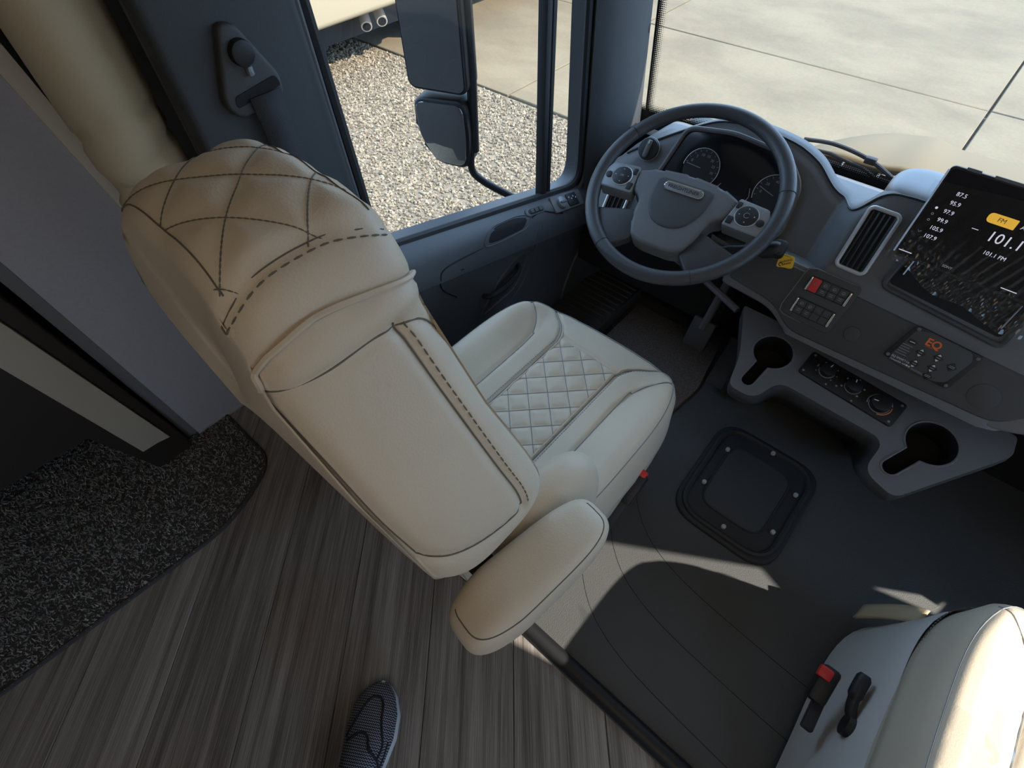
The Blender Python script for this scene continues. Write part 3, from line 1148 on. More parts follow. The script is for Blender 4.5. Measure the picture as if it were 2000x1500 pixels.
def build_backrest(parent, xc, dy):
    half = smooth_path([(a, 0, b_) for a, b_ in ARCH], 14)
    right = [(p[0], p[2]) for p in half][::-1]
    path = np.array(right + [(-a, b_) for a, b_ in right[::-1][1:]])
    L = np.r_[0, np.cumsum(np.linalg.norm(np.diff(path, axis=0), axis=1))]
    NA, NW = 230, 46
    ss = np.linspace(0, L[-1], NA)
    ax_ = np.interp(ss, L, path[:, 0])
    az_ = np.interp(ss, L, path[:, 1])
    tx, tz = np.gradient(ax_, ss), np.gradient(az_, ss)
    ln = np.hypot(tx, tz)
    nx, nz = tz / ln, -tx / ln           # outward (path runs right -> top -> left)

    def s_at(x, z):
        return ss[np.argmin((ax_ - x) ** 2 + (az_ - z) ** 2)]

    def YR(z):
        return np.interp(z, [0.45, 0.68, 0.79, 0.95, 1.08, 1.16, 1.2], [0.16, 0.13, 0.080, 0.060, 0.052, 0.060, 0.074])

    def YF(z):
        return np.interp(z, [0.45, 0.6, 0.85, 0.95, 1.08, 1.16, 1.2], [0.33, 0.315, 0.258, 0.232, 0.215, 0.215, 0.198])
    yr, yf = YR(az_), YF(az_)

    def P2(x, y, z):
        return (s_at(x + 0.433, z), y)
    # seams in (arc length, y)
    pip = [P2(-0.312, 0.046, 1.091), P2(-0.315, 0.052, 1.108), P2(-0.320, 0.069, 1.123), P2(-0.322, 0.11, 1.128), P2(-0.320, 0.16, 1.122), P2(-0.316, 0.219, 1.108)]
    ab = [P2(-0.312, 0.046, 1.091), P2(-0.311, 0.10, 1.088), P2(-0.310, 0.15, 1.087), P2(-0.309, 0.20, 1.070), P2(-0.29, 0.225, 1.04)]
    st = [P2(-0.331, 0.046, 1.152), P2(-0.340, 0.070, 1.165), P2(-0.348, 0.10, 1.174), P2(-0.345, 0.15, 1.172), P2(-0.339, 0.185, 1.166), P2(-0.331, 0.21, 1.154)]
    Ltot = ss[-1]
    st_l = [(Ltot - a, b_) for a, b_ in st]
    s_lo = s_at(0.223, 0.83)
    bc = [P2(-0.310, 0.172, 1.087), (s_at(0.165, 0.985), 0.186), (s_at(0.205, 0.89), 0.202), (s_at(0.222, 0.83), 0.215), (s_at(0.228, 0.785), 0.220)]
    cdl = [(s_at(0.228, 0.785), 0.220), (s_at(0.227, 0.800), 0.17), (s_at(0.222, 0.83), 0.11), (s_at(0.217, 0.86), 0.078)]
    da = [(s_at(0.217, 0.86), 0.078), (s_at(0.19, 0.93), 0.066), (s_at(0.15, 1.02), 0.058), (s_at(0.124, 1.085), 0.052)]
    s_ab = s_at(0.1235, 1.085)
    s_st = s_at(0.093, 1.172)
    q0 = P2(-0.394, 0.109, 1.194)
    QB = 0.054

    def disp(S, Y):
        d = np.zeros(S.shape)
        for ln_, w_, dep in ((pip, 0.006, 0.006), (ab, 0.006, 0.006), (st, 0.006, 0.006), (st_l, 0.006, 0.006), (bc, 0.007, 0.006), (cdl, 0.007, 0.005), (da, 0.006, 0.005)):
            d -= dep * np.exp(-(dist_poly(S, Y, ln_) / w_) ** 2)
        # head section stands proud of the side gusset
        d += 0.007 * sstep(s_ab - 0.002, s_ab + 0.014, S) * sstep(s_ab - 0.002, s_ab + 0.014, Ltot - S)
        stw = np.interp(Y, [p[1] for p in st], [p[0] for p in st])
        ins = sstep(stw, stw + 0.006, S) * sstep(stw, stw + 0.006, Ltot - S)
        qd = quilt_d(S, Y, q0[0], q0[1], QB)
        d += ins * (0.0038 * (1 - np.exp(-(qd / 0.011) ** 2)))
        # soft wrinkles in the band above the gusset
        d += 0.0009 * np.sin(S * 160 + Y * 46) * np.exp(-((S - (s_ab + 0.022)) / 0.016) ** 2)
        return d

    def bulge(w):
        return 0.016 * (1 - np.abs(2 * w - 1) ** 3.2) - 0.010 * np.exp(-w / 0.05) - 0.008 * np.exp(-(1 - w) / 0.05)
    rows = []
    Wv = np.linspace(0, 1, NW)
    # rear face rows (k from spine outwards)
    spz = np.where(az_ < 0.95, az_, 0.95 + (az_ - 0.95) * 0.25)
    spx = ax_ * 0.0

    def face_row(k, y_off, rear):
        yb = yr if rear else yf
        return np.stack([spx + (ax_ - spx) * k, yb + y_off, spz + (az_ - spz) * k], -1)
    for k in (0.0, 0.3, 0.55, 0.75, 0.9, 0.97):
        rows.append(face_row(k, -0.006 * (1 - k ** 4), True))
    for w in Wv:
        y = yr + (yf - yr) * w
        e = bulge(w) + disp(ss, y)
        rows.append(np.stack([ax_ + nx * e, y, az_ + nz * e], -1))
    for k in (0.97, 0.9, 0.75, 0.55, 0.3, 0.0):
        rows.append(face_row(k, 0.012 * (1 - k ** 3) - 0.03 * (1 - k), False))
    A = np.array(rows)                     # rows x NA x 3
    A[..., 0] += xc
    A[..., 1] += dy
    nr = A.shape[0]
    Fc = grid_faces(nr, NA)
    o = mk('backrest', A.reshape(-1, 3), Fc, 'leather', parent, True, 0)
    b = bmesh.new()
    b.from_mesh(o.data)
    bmesh.ops.remove_doubles(b, verts=b.verts, dist=2e-5)
    bmesh.ops.recalc_face_normals(b, faces=b.faces)
    b.to_mesh(o.data)
    b.free()

    def surf(s, y, lift=0.0008):
        i_z = np.interp(s, ss, az_)
        r0, r1 = YR(i_z), YF(i_z)
        w = np.clip((y - r0) / (r1 - r0), 0, 1)
        e = float(bulge(w)) + float(disp(np.array([s]), np.array([y]))[0]) + lift
        return (xc + np.interp(s, ss, ax_) + np.interp(s, ss, nx) * e, dy + min(max(y, r0 - 0.002), r1 + 0.002), i_z + np.interp(s, ss, nz) * e)

    def on(line, lift=0.0008, n=14, ds=0.0, dyy=0.0):
        P = smooth_path([(a, b_, 0) for a, b_ in line], n)
        return [surf(p[0] + ds, p[1] + dyy, lift) for p in P]
    for line in (pip, ab, cdl, da, bc):
        tube('seam', on(line, 0.0012, n=24), 0.0010, 'thread', o, 5)
    tube('seam', on(st, 0.0003), 0.0008, 'thread', o, 5)
    v, f = dashes(on(st, 0.0008, ds=-0.006), 0.0115, 0.0075, 0.0010)
    mk('stitching', v, f, 'thread', o)
    v, f = dashes(on(bc, 0.0008, dyy=0.009), 0.0115, 0.0080, 0.0010)
    mk('stitching', v, f, 'thread', o)
    tube('piping', on(pip, 0.0045, ds=0.003, n=24), 0.0030, 'piping', o, 6)
    # quilting thread
    ql = []
    for fam in (0, 1):
        for k_ in range(-8, 9):
            run = []
            for t_ in np.linspace(-0.25, 0.25, 160):
                y = q0[1] + t_
                s = q0[0] + k_ * QB * math.sqrt(2) + (t_ if fam == 0 else -t_)
                iz = np.interp(s, ss, az_)
                stw = np.interp(y, [p[1] for p in st], [p[0] for p in st])
                ok = stw - 0.004 < s < Ltot - stw + 0.004 and YR(iz) + 0.006 < y < YF(iz) - 0.006
                if ok:
                    run.append(surf(s, y, 0.0003))
                if (not ok or t_ > 0.249) and len(run) > 3:
                    ql.append(dashes(run, 0.0050, 0.0046, 0.0009, 4))
                    run = []
                elif not ok:
                    run = []
    v, f = merge([q_ for q_ in ql if q_[0]])
    mk('quilt_stitching', v, f, 'thread', o)['kind'] = 'stuff'
    # edge seam round the crown
    for yy, fn in ((0.010, YR), (-0.012, YF)):
        pts = []
        for s in np.linspace(s_st, Ltot - s_st, 60):
            iz = np.interp(s, ss, az_)
            pts.append(surf(s, float(fn(iz)) + yy, 0.0004))
        tube('crown_seam', pts, 0.0008, 'thread', o, 5)
    return o


ds = empty('driver_seat', (SEAT_X, 0.53, 0))
tag(ds, 'cream leather driver seat with quilted insert, seen from behind and above', 'seat')
build_cushion(ds, SEAT_X, 0.0)
build_backrest(ds, -0.433, 0.0)
bs = bmesh.new()
rbox_bm((SEAT_X, 0.52, 0.15), (0.40, 0.44, 0.26), 0.02, 2, None, bs)
rbox_bm((SEAT_X, 0.52, 0.025), (0.46, 0.52, 0.05), 0.01, 2, None, bs)
bmo('pedestal', bs, 'dash_black', ds)
# lumbar bolsters beside the backrest
for sg in (-1, 1):
    def wing(p):
        p = p.copy()
        p[0] *= 1 - 0.25 * (p[2] / 0.13)
        return p
    w_ = superellipsoid('side_bolster', (-0.433 + sg * 0.205, 0.310, 0.575), (0.056, 0.118, 0.105), 0.75, 0.8, 'leather', ds, 36, 24, Matrix.Rotation(math.radians(-8 * sg), 3, 'Z'), wing)
# armrest on the aisle side
def arm_fn(p):
    p = p.copy()
    t = p[1] / 0.13
    p[0] *= 1.0 - 0.10 * t - 0.22 * max(0, -t - 0.45)
    p[2] += 0.010 * t
    return p


arm = superellipsoid('armrest', (-0.156, 0.197, 0.655), (0.049, 0.134, 0.050), 0.62, 0.55, 'leather', ds, 48, 28, Matrix.Rotation(math.radians(-9), 3, 'Z'), arm_fn)
RA = Matrix.Rotation(math.radians(-9), 3, 'Z')


def arm_pt(th, side, up):
    p = np.array([0.049 * math.copysign(abs(math.cos(th)) ** 0.55, math.cos(th)) * side, 0.134 * math.copysign(abs(math.sin(th)) ** 0.55, math.sin(th)) * side, up])
    return np.array(RA @ Vector(arm_fn(p))) + np.array((-0.156, 0.197, 0.655))


tube('armrest_seam', [arm_pt(a, 0.90, 0.0335) for a in np.linspace(-1.9, 1.75, 44)], 0.0012, 'thread', arm, 5)
tube('armrest_pivot', [(-0.25, 0.17, 0.60), (-0.155, 0.16, 0.625)], 0.022, 'black', ds, 14)
bz = rbox('belt_buckle', (-0.172, 0.575, 0.335), (0.034, 0.080, 0.030), 'black', ds, 0.008, 2, Matrix.Rotation(0.5, 3, 'X'))
rbox('release_button', (-0.172, 0.603, 0.358), (0.024, 0.026, 0.016), 'red', bz, 0.004, 2, Matrix.Rotation(0.5, 3, 'X'))
rbox('buckle_stalk', (-0.174, 0.49, 0.28), (0.022, 0.13, 0.016), 'web', bz, 0.004, 2, Matrix.Rotation(0.65, 3, 'X'))

# ---------------------------------------------------------------- passenger seat
PX, PDY = 0.662, -0.055
ps = empty('passenger_seat', (PX, 0.40, 0))
tag(ps, 'cream leather passenger seat in sunlight at the right, with black lever', 'seat')
build_cushion(ps, PX, PDY)
pb_ = build_backrest(ps, PX, PDY - 0.01)
# vinyl skirt that hides the pedestal
sk = []
NSK = 90
lev = [(0.345, 1.004, 0.0), (0.32, 1.02, 0.0), (0.26, 1.035, 0.0), (0.18, 1.055, 0.0), (0.10, 1.085, 0.0), (0.035, 1.12, 0.0)]
for z, sc, _ in lev:
    for k in range(NSK):
        a = 2 * math.pi * k / NSK
        c, s_ = math.cos(a), math.sin(a)
        kx = (abs(c) ** 4 + abs(s_) ** 4) ** 0.25
        wob = 1 + 0.006 * math.sin(5 * a + 20 * z)
        sk.append((PX + HX * sc * wob * c / kx, PDY + YC0 + HY * sc * wob * s_ / kx, z))
mk('skirt', sk, grid_faces(len(lev), NSK, True), mat('cream_vinyl', (0.70, 0.645, 0.60), 0.55, noise=0.03, nscale=7), ps, True, 0)
v, f = dashes([(PX + HX * 1.004 * math.cos(a) / (abs(math.cos(a)) ** 4 + abs(math.sin(a)) ** 4) ** 0.25, PDY + YC0 + HY * 1.004 * math.sin(a) / (abs(math.cos(a)) ** 4 + abs(math.sin(a)) ** 4) ** 0.25, 0.358) for a in np.linspace(math.radians(110), math.radians(250), 120)], 0.008, 0.005, 0.0014)
mk('skirt_stitching', v, f, 'thread', ps)
# recline lever
lv = tube('recline_lever', smooth_path([(0.392, 0.475, 0.255), (0.378, 0.492, 0.262), (0.370, 0.520, 0.275), (0.368, 0.560, 0.290)], 6), [0.009] * 6 + [0.010] * 6 + [0.013] * 6 + [0.009], 'black', ps, 12)
tube('lever_pivot', [(0.405, 0.472, 0.25), (0.378, 0.472, 0.25)], 0.021, 'black', lv, 18)
pbk = rbox('belt_buckle', (0.330, 0.515, 0.235), (0.034, 0.075, 0.030), 'black', ps, 0.008, 2, Matrix.Rotation(0.3, 3, 'X'))
rbox('release_button', (0.320, 0.530, 0.252), (0.026, 0.024, 0.014), 'red', pbk, 0.004, 2, Matrix.Rotation(0.3, 3, 'X'))
rbox('buckle_stalk', (0.345, 0.470, 0.195), (0.022, 0.07, 0.016), 'web', pbk, 0.004)
fv = []
for i in range(13):
    t = i / 12
    for j in range(5):
        w = j / 4
        fv.append((0.372 + 0.075 * t - 0.004 * w, 0.800 + 0.004 * t - 0.035 * w, 0.105 + 0.12 * t + 0.025 * math.sin(t * 3.0) - 0.02 * w))
fo = mk('skirt_flap', fv, grid_faces(13, 5), 'leather_wrinkle', ps)
sm = fo.modifiers.new('s', 'SOLIDIFY')
sm.thickness = 0.006

# clear bag lying on the passenger cushion
bgx, bgy = np.meshgrid(np.linspace(0, 1, 34), np.linspace(0, 1, 34), indexing='ij')
BV = []
for i in range(34):
    for j in range(34):
        a, b_ = bgx[i, j], bgy[i, j]
        x = 0.49 + 0.30 * a - 0.05 * b_
        y = 0.27 + 0.26 * b_ - 0.10 * a
        zc = float(cush_h(np.array([x - PX]), np.array([y - PDY]), rad(np.array([x - PX]), np.array([y - PDY])))[0])
        wr = 0.010 + 0.010 * math.sin(9 * a + 5 * b_) * math.sin(11 * b_ - 3 * a) + 0.006 * math.sin(23 * a - 17 * b_)
        BV.append((x, y, zc + 0.016 + max(0.001, wr) + 0.02 * math.exp(-((a - 0.1) / 0.12) ** 2)))
bag = mk('plastic_bag', BV, grid_faces(34, 34), 'bag')
tag(bag, 'crinkled clear plastic bag lying on the passenger seat cushion', 'bag')


# ================================================================ DASHBOARD
dsh = empty('dashboard', (0.1, 1.3, 0.4))
tag(dsh, 'dark charcoal dashboard with instrument binnacle, vents and switch banks', 'dashboard')
ZT = ([-0.90, -0.75, -0.68, -0.615, -0.55, -0.495, -0.43, -0.361, -0.29, -0.23, -0.19, -0.155, -0.125, -0.105, -0.085, -0.05, 0.30, 0.36, 0.45, 0.60, 1.13],
      [0.590, 0.625, 0.685, 0.729, 0.766, 0.793, 0.803, 0.803, 0.796, 0.778, 0.750, 0.736, 0.738, 0.772, 0.818, 0.826, 0.832, 0.80, 0.78, 0.77, 0.74])


_zx = np.linspace(-0.95, 1.2, 860)
_zz = np.interp(_zx, *ZT)
_kr = np.hanning(33)
ZT = (_zx, np.convolve(np.pad(_zz, 16, mode='edge'), _kr / _kr.sum(), mode='valid'))


def yface(x, z):
    yF = 1.30 + (z - 0.79) / 1.6
    yS = 1.17 + (z - 0.80) / 2.2
    yP = 1.26 + (z - 0.80) / 2.0
    w = float(sstep(-0.155, -0.092, np.array(x)))
    y = yF * (1 - w) + yS * w
    w2 = float(sstep(0.30, 0.42, np.array(x)))
    y = y * (1 - w2) + yP * w2
    w3 = float(sstep(-0.66, -0.80, np.array(x))) if False else float(np.clip((-0.66 - x) / 0.2, 0, 1))
    return y + 0.06 * w3


xsd = np.r_[np.linspace(-0.735, -0.20, 60), np.linspace(-0.19, -0.06, 40), np.linspace(-0.05, 0.28, 14), np.linspace(0.30, 1.11, 30)]
V = []
for x in xsd:
    zt = float(np.interp(x, *ZT))
    yt = yface(x, zt)
    pts = [(1.60, 0.620), (1.52, min(0.655, zt - 0.01)), (max(yt + 0.10, 1.36), min(0.715, zt) if x < -0.10 else zt - 0.06), (yt + 0.055, zt - 0.004), (yt + 0.028, zt), (yt + 0.014, zt - 0.002), (yt + 0.004, zt - 0.008), (yface(x, zt - 0.018), zt - 0.018)]
    zb = 0.52
    for k in range(1, 13):
        z = (zt - 0.018) + (zb - (zt - 0.018)) * k / 12
        pts.append((yface(x, z), z))
    pts += [(yface(x, zb) + 0.06, zb - 0.03), (1.45, zb - 0.02)]
    for y, z in pts:
        V.append((x, y, z))
nprof = len(pts)
up = mk('dash_top', V, grid_faces(len(xsd), nprof) + [tuple(range(nprof))[::-1]], 'dash', dsh, True, 55)
# seam line along the crest of the dash
ln_pts = []
for x in xsd[4:]:
    if x > 0.34:
        break
    zt = float(np.interp(x, *ZT))
    ln_pts.append((x, yface(x, zt) + 0.012, zt + 0.0002))
tube('crest_seam', ln_pts, 0.0025, 'black', up, 5)
# raised speaker dome on the dash top
superellipsoid('dash_dome', (-0.005, 1.262, 0.800), (0.080, 0.075, 0.034), 0.6, 0.7, 'silver_plastic', dsh, 32, 16)

# instrument cluster
Z = FB.vz
op = round_poly([(-0.583, Z(0.655)), (-0.556, Z(0.768)), (-0.44, Z(0.785)), (-0.30, Z(0.778)), (-0.243, Z(0.735)), (-0.226, Z(0.64)), (-0.30, Z(0.58)), (-0.52, Z(0.60))], 0.025, 6)
cl = prism('instrument_cluster', op, FB, 0.001, 0.004, 'black_gloss', dsh, 0.001)
tube('cluster_rim', [FB.p(a, b_, 0.005) for a, b_ in op], 0.006, 'dash', cl, 8, True)


def arc(fr, cx, cy, r, a0, a1, n, rad_, material, parent, nm='dial_arc', k=0.006):
    pts = [fr.p(cx + r * math.cos(math.radians(a0 + (a1 - a0) * i / n)), cy + r * math.sin(math.radians(a0 + (a1 - a0) * i / n)), k) for i in range(n + 1)]
    return tube(nm, pts, rad_, material, parent, 5)


def dial(cx, z, r, nm, a0=-35, a1=200, needle=180, ticks=9, labels=()):
    cy = Z(z)
    face = prism(nm, circ(cx, cy, r * 0.97, 32), FB, 0.003, 0.0055, 'black', cl)
    arc(FB, cx, cy, r, a0, a1, 36, 0.0009, 'silver', face)
    tk = []
    for i in range(ticks):
        a = math.radians(a0 + 12 + (a1 - a0 - 24) * i / (ticks - 1))
        tk.append(tube_data([FB.p(cx + r * q * math.cos(a), cy + r * q * math.sin(a), 0.006) for q in (0.84, 0.93)], 0.0006, 4))
    v_, f_ = merge(tk)
    mk('dial_ticks', v_, f_, 'grey_ink', face)
    a = math.radians(needle)
    tube('needle', [FB.p(cx, cy, 0.007), FB.p(cx + r * 0.85 * math.cos(a), cy + r * 0.85 * math.sin(a), 0.007)], 0.0008, 'grey_ink', face, 5)
    for i, s in enumerate(labels):
        a = math.radians(a1 - 25 - (a1 - a0 - 50) * i / max(1, len(labels) - 1))
        text('dial_number', s, FB, cx + r * 0.66 * math.cos(a), cy + r * 0.66 * math.sin(a), 0.009, 'grey_ink', face, 0.0065)
    return face


dial(-0.480, 0.703, 0.047, 'tachometer_dial', -30, 185, 178, 11, ('0', '5', '10', '15', '20', '25', '30'))
dial(-0.288, 0.702, 0.047, 'speedometer_dial', -5, 205, 165, 11, ('0', '20', '40', '60', '80'))
dial(-0.455, 0.650, 0.020, 'fuel_dial', 0, 180, 120, 5)
dial(-0.300, 0.648, 0.020, 'temperature_dial', 0, 180, 60, 5)
prism('trip_display', rrect(-0.430, -0.352, Z(0.655), Z(0.72), 0.004), FB, 0.004, 0.0055, 'screen', cl)
tube('display_bracket', [FB.p(-0.415, Z(0.69), 0.006), FB.p(-0.424, Z(0.675), 0.006), FB.p(-0.424, Z(0.655), 0.006)], 0.0008, 'grey_ink', cl, 5)
tube('display_bracket', [FB.p(-0.345, Z(0.70), 0.006), FB.p(-0.338, Z(0.685), 0.006), FB.p(-0.345, Z(0.66), 0.006)], 0.0008, 'grey_ink', cl, 5)

# headlamp knob
hk = prism('headlamp_knob', circ(-0.633, Z(0.702), 0.0275, 36), FB, 0.0, 0.012, 'black', dsh, 0.003)
tube('knob_ring', [FB.p(-0.633 + 0.0285 * math.cos(a), Z(0.702) + 0.0285 * math.sin(a), 0.004) for a in np.linspace(0, 2 * math.pi, 40, endpoint=False)], 0.002, 'silver_plastic', hk, 6, True)
prism('knob_grip', rrect(-0.639, -0.627, Z(0.702) - 0.022, Z(0.702) + 0.022, 0.004), FB, 0.011, 0.020, 'dash', hk, 0.003)
prism('knob_mark', rrect(-0.6345, -0.6315, Z(0.702) + 0.012, Z(0.702) + 0.02, 0.001), FB, 0.019, 0.0206, 'white_ink', hk)


def vent(name, fr, x0, x1, v0, v1, parent, slats, n0=0.0):
    ring = prism(name, rrect(x0, x1, v0, v1, 0.010, 6), fr, n0, n0 + 0.003, 'void', parent, 0)
    pts = [fr.p(a, b_, n0 + 0.005) for a, b_ in rrect(x0, x1, v0, v1, 0.010, 6)]
    tube('vent_frame', pts, 0.0042, 'silver', ring, 8, True)
    for k in range(slats):
        xa = x0 + (x1 - x0) * (k + 0.7) / (slats + 0.4)
        b_ = bmesh.new()
        w = 0.0050
        vs = [b_.verts.new(fr.p(xa + dx, vv, nn)) for vv in (v0 + 0.006, v1 - 0.006) for dx, nn in ((-w * 0.5, n0 + 0.003), (w * 0.5, n0 + 0.007), (w * 0.5 + 0.001, n0 + 0.006), (-w * 0.5 + 0.001, n0 + 0.002))]
        for q in ((0, 1, 5, 4), (1, 2, 6, 5), (2, 3, 7, 6), (3, 0, 4, 7), (0, 1, 2, 3), (4, 5, 6, 7)):
            b_.faces.new([vs[i] for i in q])
        bmo('slat', b_, 'black', ring, False)
    return ring


S_ = FS.vz
vent('air_vent', FS, -0.084, -0.027, S_(0.685), S_(0.799), dsh, 5, 0.002)
vb = vent('air_vent', FB, -0.690, -0.630, Z(0.540), Z(0.605), dsh, 4, 0.002)

# radio pocket below the screen
rp_ = prism('radio_pocket', round_poly([(0.020, S_(0.690)), (0.030, S_(0.76)), (0.235, S_(0.76)), (0.232, S_(0.675))], 0.010, 5), FS, 0.0, 0.002, 'void', dsh)
tube('pocket_rim', [FS.p(a, b_, 0.003) for a, b_ in round_poly([(0.012, S_(0.682)), (0.022, S_(0.775)), (0.245, S_(0.775)), (0.243, S_(0.662))], 0.016, 6)], 0.006, 'dash_black', rp_, 8, True)
tube('pocket_edge', [FS.p(0.034, S_(0.712), 0.004), FS.p(0.036, S_(0.742), 0.004)], 0.0014, 'silver', rp_, 6)
tube('pocket_edge', [FS.p(0.222, S_(0.690), 0.004), FS.p(0.224, S_(0.735), 0.004)], 0.0014, 'grey_ink', rp_, 6)

# lower fascia: backing plate and raised panel
back = [(-0.285, S_(0.560)), (-0.275, S_(0.662)), (0.60, S_(0.640)), (0.60, S_(0.56)), (0.42, S_(0.565)), (0.335, S_(0.526)), (-0.100, S_(0.519)), (-0.155, S_(0.553))]
prism('fascia_back', round_poly(back, [0.01, 0.02, 0.01, 0.01, 0.03, 0.05, 0.04, 0.03], 6), FS, -0.09, -0.004, 'dash', dsh, 0.006, 3)
low = [(-0.272, S_(0.578)), (-0.262, S_(0.655)), (0.385, S_(0.632)), (0.372, S_(0.600)), (0.322, S_(0.538)), (-0.098, S_(0.529)), (-0.150, S_(0.566))]
fs = prism('lower_fascia', round_poly(low, [0.01, 0.012, 0.02, 0.03, 0.03, 0.03, 0.03], 6), FS, -0.02, 0.003, 'dash_black', dsh, 0.005, 3)

# switch banks
bk = prism('switch_surround', round_poly([(-0.135, S_(0.560)), (-0.126, S_(0.664)), (-0.012, S_(0.664)), (-0.020, S_(0.556))], 0.012, 6), FS, 0.002, 0.0045, 'dash_black', fs, 0.001)
tube('surround_edge', [FS.p(a, b_, 0.0045) for a, b_ in [(-0.018, S_(0.664)), (-0.110, S_(0.664)), (-0.122, S_(0.660)), (-0.127, S_(0.650)), (-0.136, S_(0.575)), (-0.133, S_(0.562)), (-0.122, S_(0.557)), (-0.08, S_(0.556))]], 0.0016, 'dash', bk, 6)
ICON = [['', 'F', 'P', 'T'], ['', 'O', 'M', 'I']]


def bank(z0, z1, x0, x1, red):
    v0, v1 = S_(z0), S_(z1)
    bb = prism('switch_bank', rrect(x0, x1, v0, v1, 0.003), FS, 0.004, 0.008, 'black', bk, 0.001)
    cw = (x1 - x0 - 0.012) / 4
    for c in range(4):
        for r_ in range(2):
            if red and c == 0 and r_ == 0:
                k = prism('hazard_switch', rrect(x0 + 0.006, x0 + 0.006 + cw - 0.001, v0 + 0.002, v1 - 0.002, 0.002), FS, 0.007, 0.0105, 'red', bb, 0.001)
                cx, cy = x0 + 0.006 + cw / 2, v1 - 0.013
                tube('hazard_mark', [FS.p(cx + 0.0045 * math.cos(a), cy + 0.0045 * math.sin(a), 0.0107) for a in (math.pi / 2, math.pi * 7 / 6, math.pi * 11 / 6)], 0.0005, 'grey_ink', k, 4, True)
                continue
            if red and c == 0:
                continue
            a0 = x0 + 0.006 + cw * c
            h = (v1 - v0 - 0.005) / 2
            w0 = v0 + 0.002 + (h + 0.001) * (1 - r_)
            k = prism('switch', rrect(a0 + 0.0005, a0 + cw - 0.0012, w0, w0 + h, 0.0015), FS, 0.007, 0.010, 'dash_black', bb, 0.001)
            if not red and c >= 2:
                continue
            for q in range(2 if r_ else 1):
                tube('switch_icon', [FS.p(a0 + cw * 0.3, w0 + h * (0.45 + 0.25 * q), 0.0103), FS.p(a0 + cw * 0.7, w0 + h * (0.45 + 0.25 * q), 0.0103)], 0.0006, 'grey_ink', k, 4)
            if r_ == 0:
                tube('switch_icon', [FS.p(a0 + cw * 0.5 + 0.003 * math.cos(t), w0 + h * 0.5 + 0.003 * math.sin(t), 0.0103) for t in np.linspace(0, 5.2, 12)], 0.0005, 'grey_ink', k, 4)
    for xx in (x0 + 0.003, x1 - 0.003):
        rb = rbox_bm((0, 0, 0), (0.0055, v1 - v0 - 0.002, 0.006), 0.002, 2)
        bmesh.ops.transform(rb, matrix=Matrix.Translation(FS.p(xx, (v0 + v1) / 2, 0.009)) @ FS.mat().to_4x4(), verts=rb.verts)
        bmo('chrome_end', rb, 'chrome', bb)


bank(0.619, 0.650, -0.111, -0.022, True)
bank(0.569, 0.602, -0.114, -0.028, False)
prism('blank_plug', circ(0.020, S_(0.578), 0.0165), FS, 0.002, 0.006, 'dash_black', fs, 0.003)
prism('ghost_ring', circ(0.275, S_(0.575), 0.026), FS, 0.002, 0.0042, 'dash_black', fs, 0.0008)

# yellow parking brake sticker
sv = round_poly([(-0.188, S_(0.637)), (-0.192, S_(0.665)), (-0.161, S_(0.668)), (-0.154, S_(0.645))], 0.006, 5)
stk = prism('parking_brake_sticker', sv, FS, 0.003, 0.0048, 'yellow', fs)
text('sticker_text', 'PARKING', FS, -0.1735, S_(0.655), 0.0062, 'black', stk, 0.0052, rot=math.radians(38))
text('sticker_text', 'BRAKE', FS, -0.1705, S_(0.650), 0.0062, 'black', stk, 0.0052, rot=math.radians(38))
tube('sticker_mark', [FS.p(-0.181 + 0.0035 * math.cos(t), S_(0.645) + 0.0035 * math.sin(t), 0.005) for t in np.linspace(0.6, 5.2, 14)], 0.001, 'black', stk, 5)
tube('sticker_line', [FS.p(-0.184, S_(0.6635), 0.005), FS.p(-0.168, S_(0.6645), 0.005)], 0.0004, 'black', stk, 4)
tube('sticker_line', [FS.p(-0.180, S_(0.6395), 0.005), FS.p(-0.164, S_(0.6425), 0.005)], 0.0004, 'black', stk, 4)

# cup holder tray with two lobes
Y_ = FT.vy
tray = [(-0.225, Y_(1.135)), (-0.160, Y_(1.01)), (-0.140, Y_(0.925)), (-0.075, Y_(0.925)), (-0.050, Y_(0.995)), (0.195, Y_(0.988)), (0.190, Y_(0.905)), (0.262, Y_(0.885)), (0.400, Y_(1.090)), (0.392, Y_(1.135))]
tro = round_poly(tray, [0.01, 0.03, 0.02, 0.03, 0.03, 0.03, 0.03, 0.02, 0.012, 0.01], 6)


def keyhole(cx, cy, r, ex, ey, w):
    d = np.array([ex - cx, ey - cy])
    L_ = np.linalg.norm(d)
    d /= L_
    p = np.array([-d[1], d[0]])
    a0 = math.asin(w / r)
    base = math.atan2(d[1], d[0])
    pts = []
    for k in range(33):
        a = base + a0 + (2 * math.pi - 2 * a0) * k / 32
        pts.append((cx + r * math.cos(a), cy + r * math.sin(a)))
    for k in range(9):
        a = -math.pi / 2 + math.pi * k / 8
        q = np.array([cx, cy]) + d * (L_ - w) + d * w * math.cos(a) + p * w * math.sin(a)
        pts.append(tuple(q))
    return pts


h1 = keyhole(-0.100, Y_(1.055), 0.047, -0.112, Y_(0.945), 0.0165)
h2 = keyhole(0.270, Y_(1.033), 0.051, 0.222, Y_(0.925), 0.0185)
tr = poly_hole('cup_tray', tro, [h1, h2], FT, 0.0, 'dash', dsh)
for h_ in (h1, h2):
    n_ = len(h_)
    Vw = [FT.p(a, b_, 0.0) for a, b_ in h_] + [FT.p(a, b_, -0.075) for a, b_ in h_]
    mk('cup_well', Vw, [(i, (i + 1) % n_, n_ + (i + 1) % n_, n_ + i) for i in range(n_)] + [tuple(range(n_, 2 * n_))], 'void', tr, True, 30)
for h_ in (h1, h2):
    tube('cup_rim', [FT.p(a, b_, 0.0) for a, b_ in h_], 0.0025, 'dash', tr, 6, True)
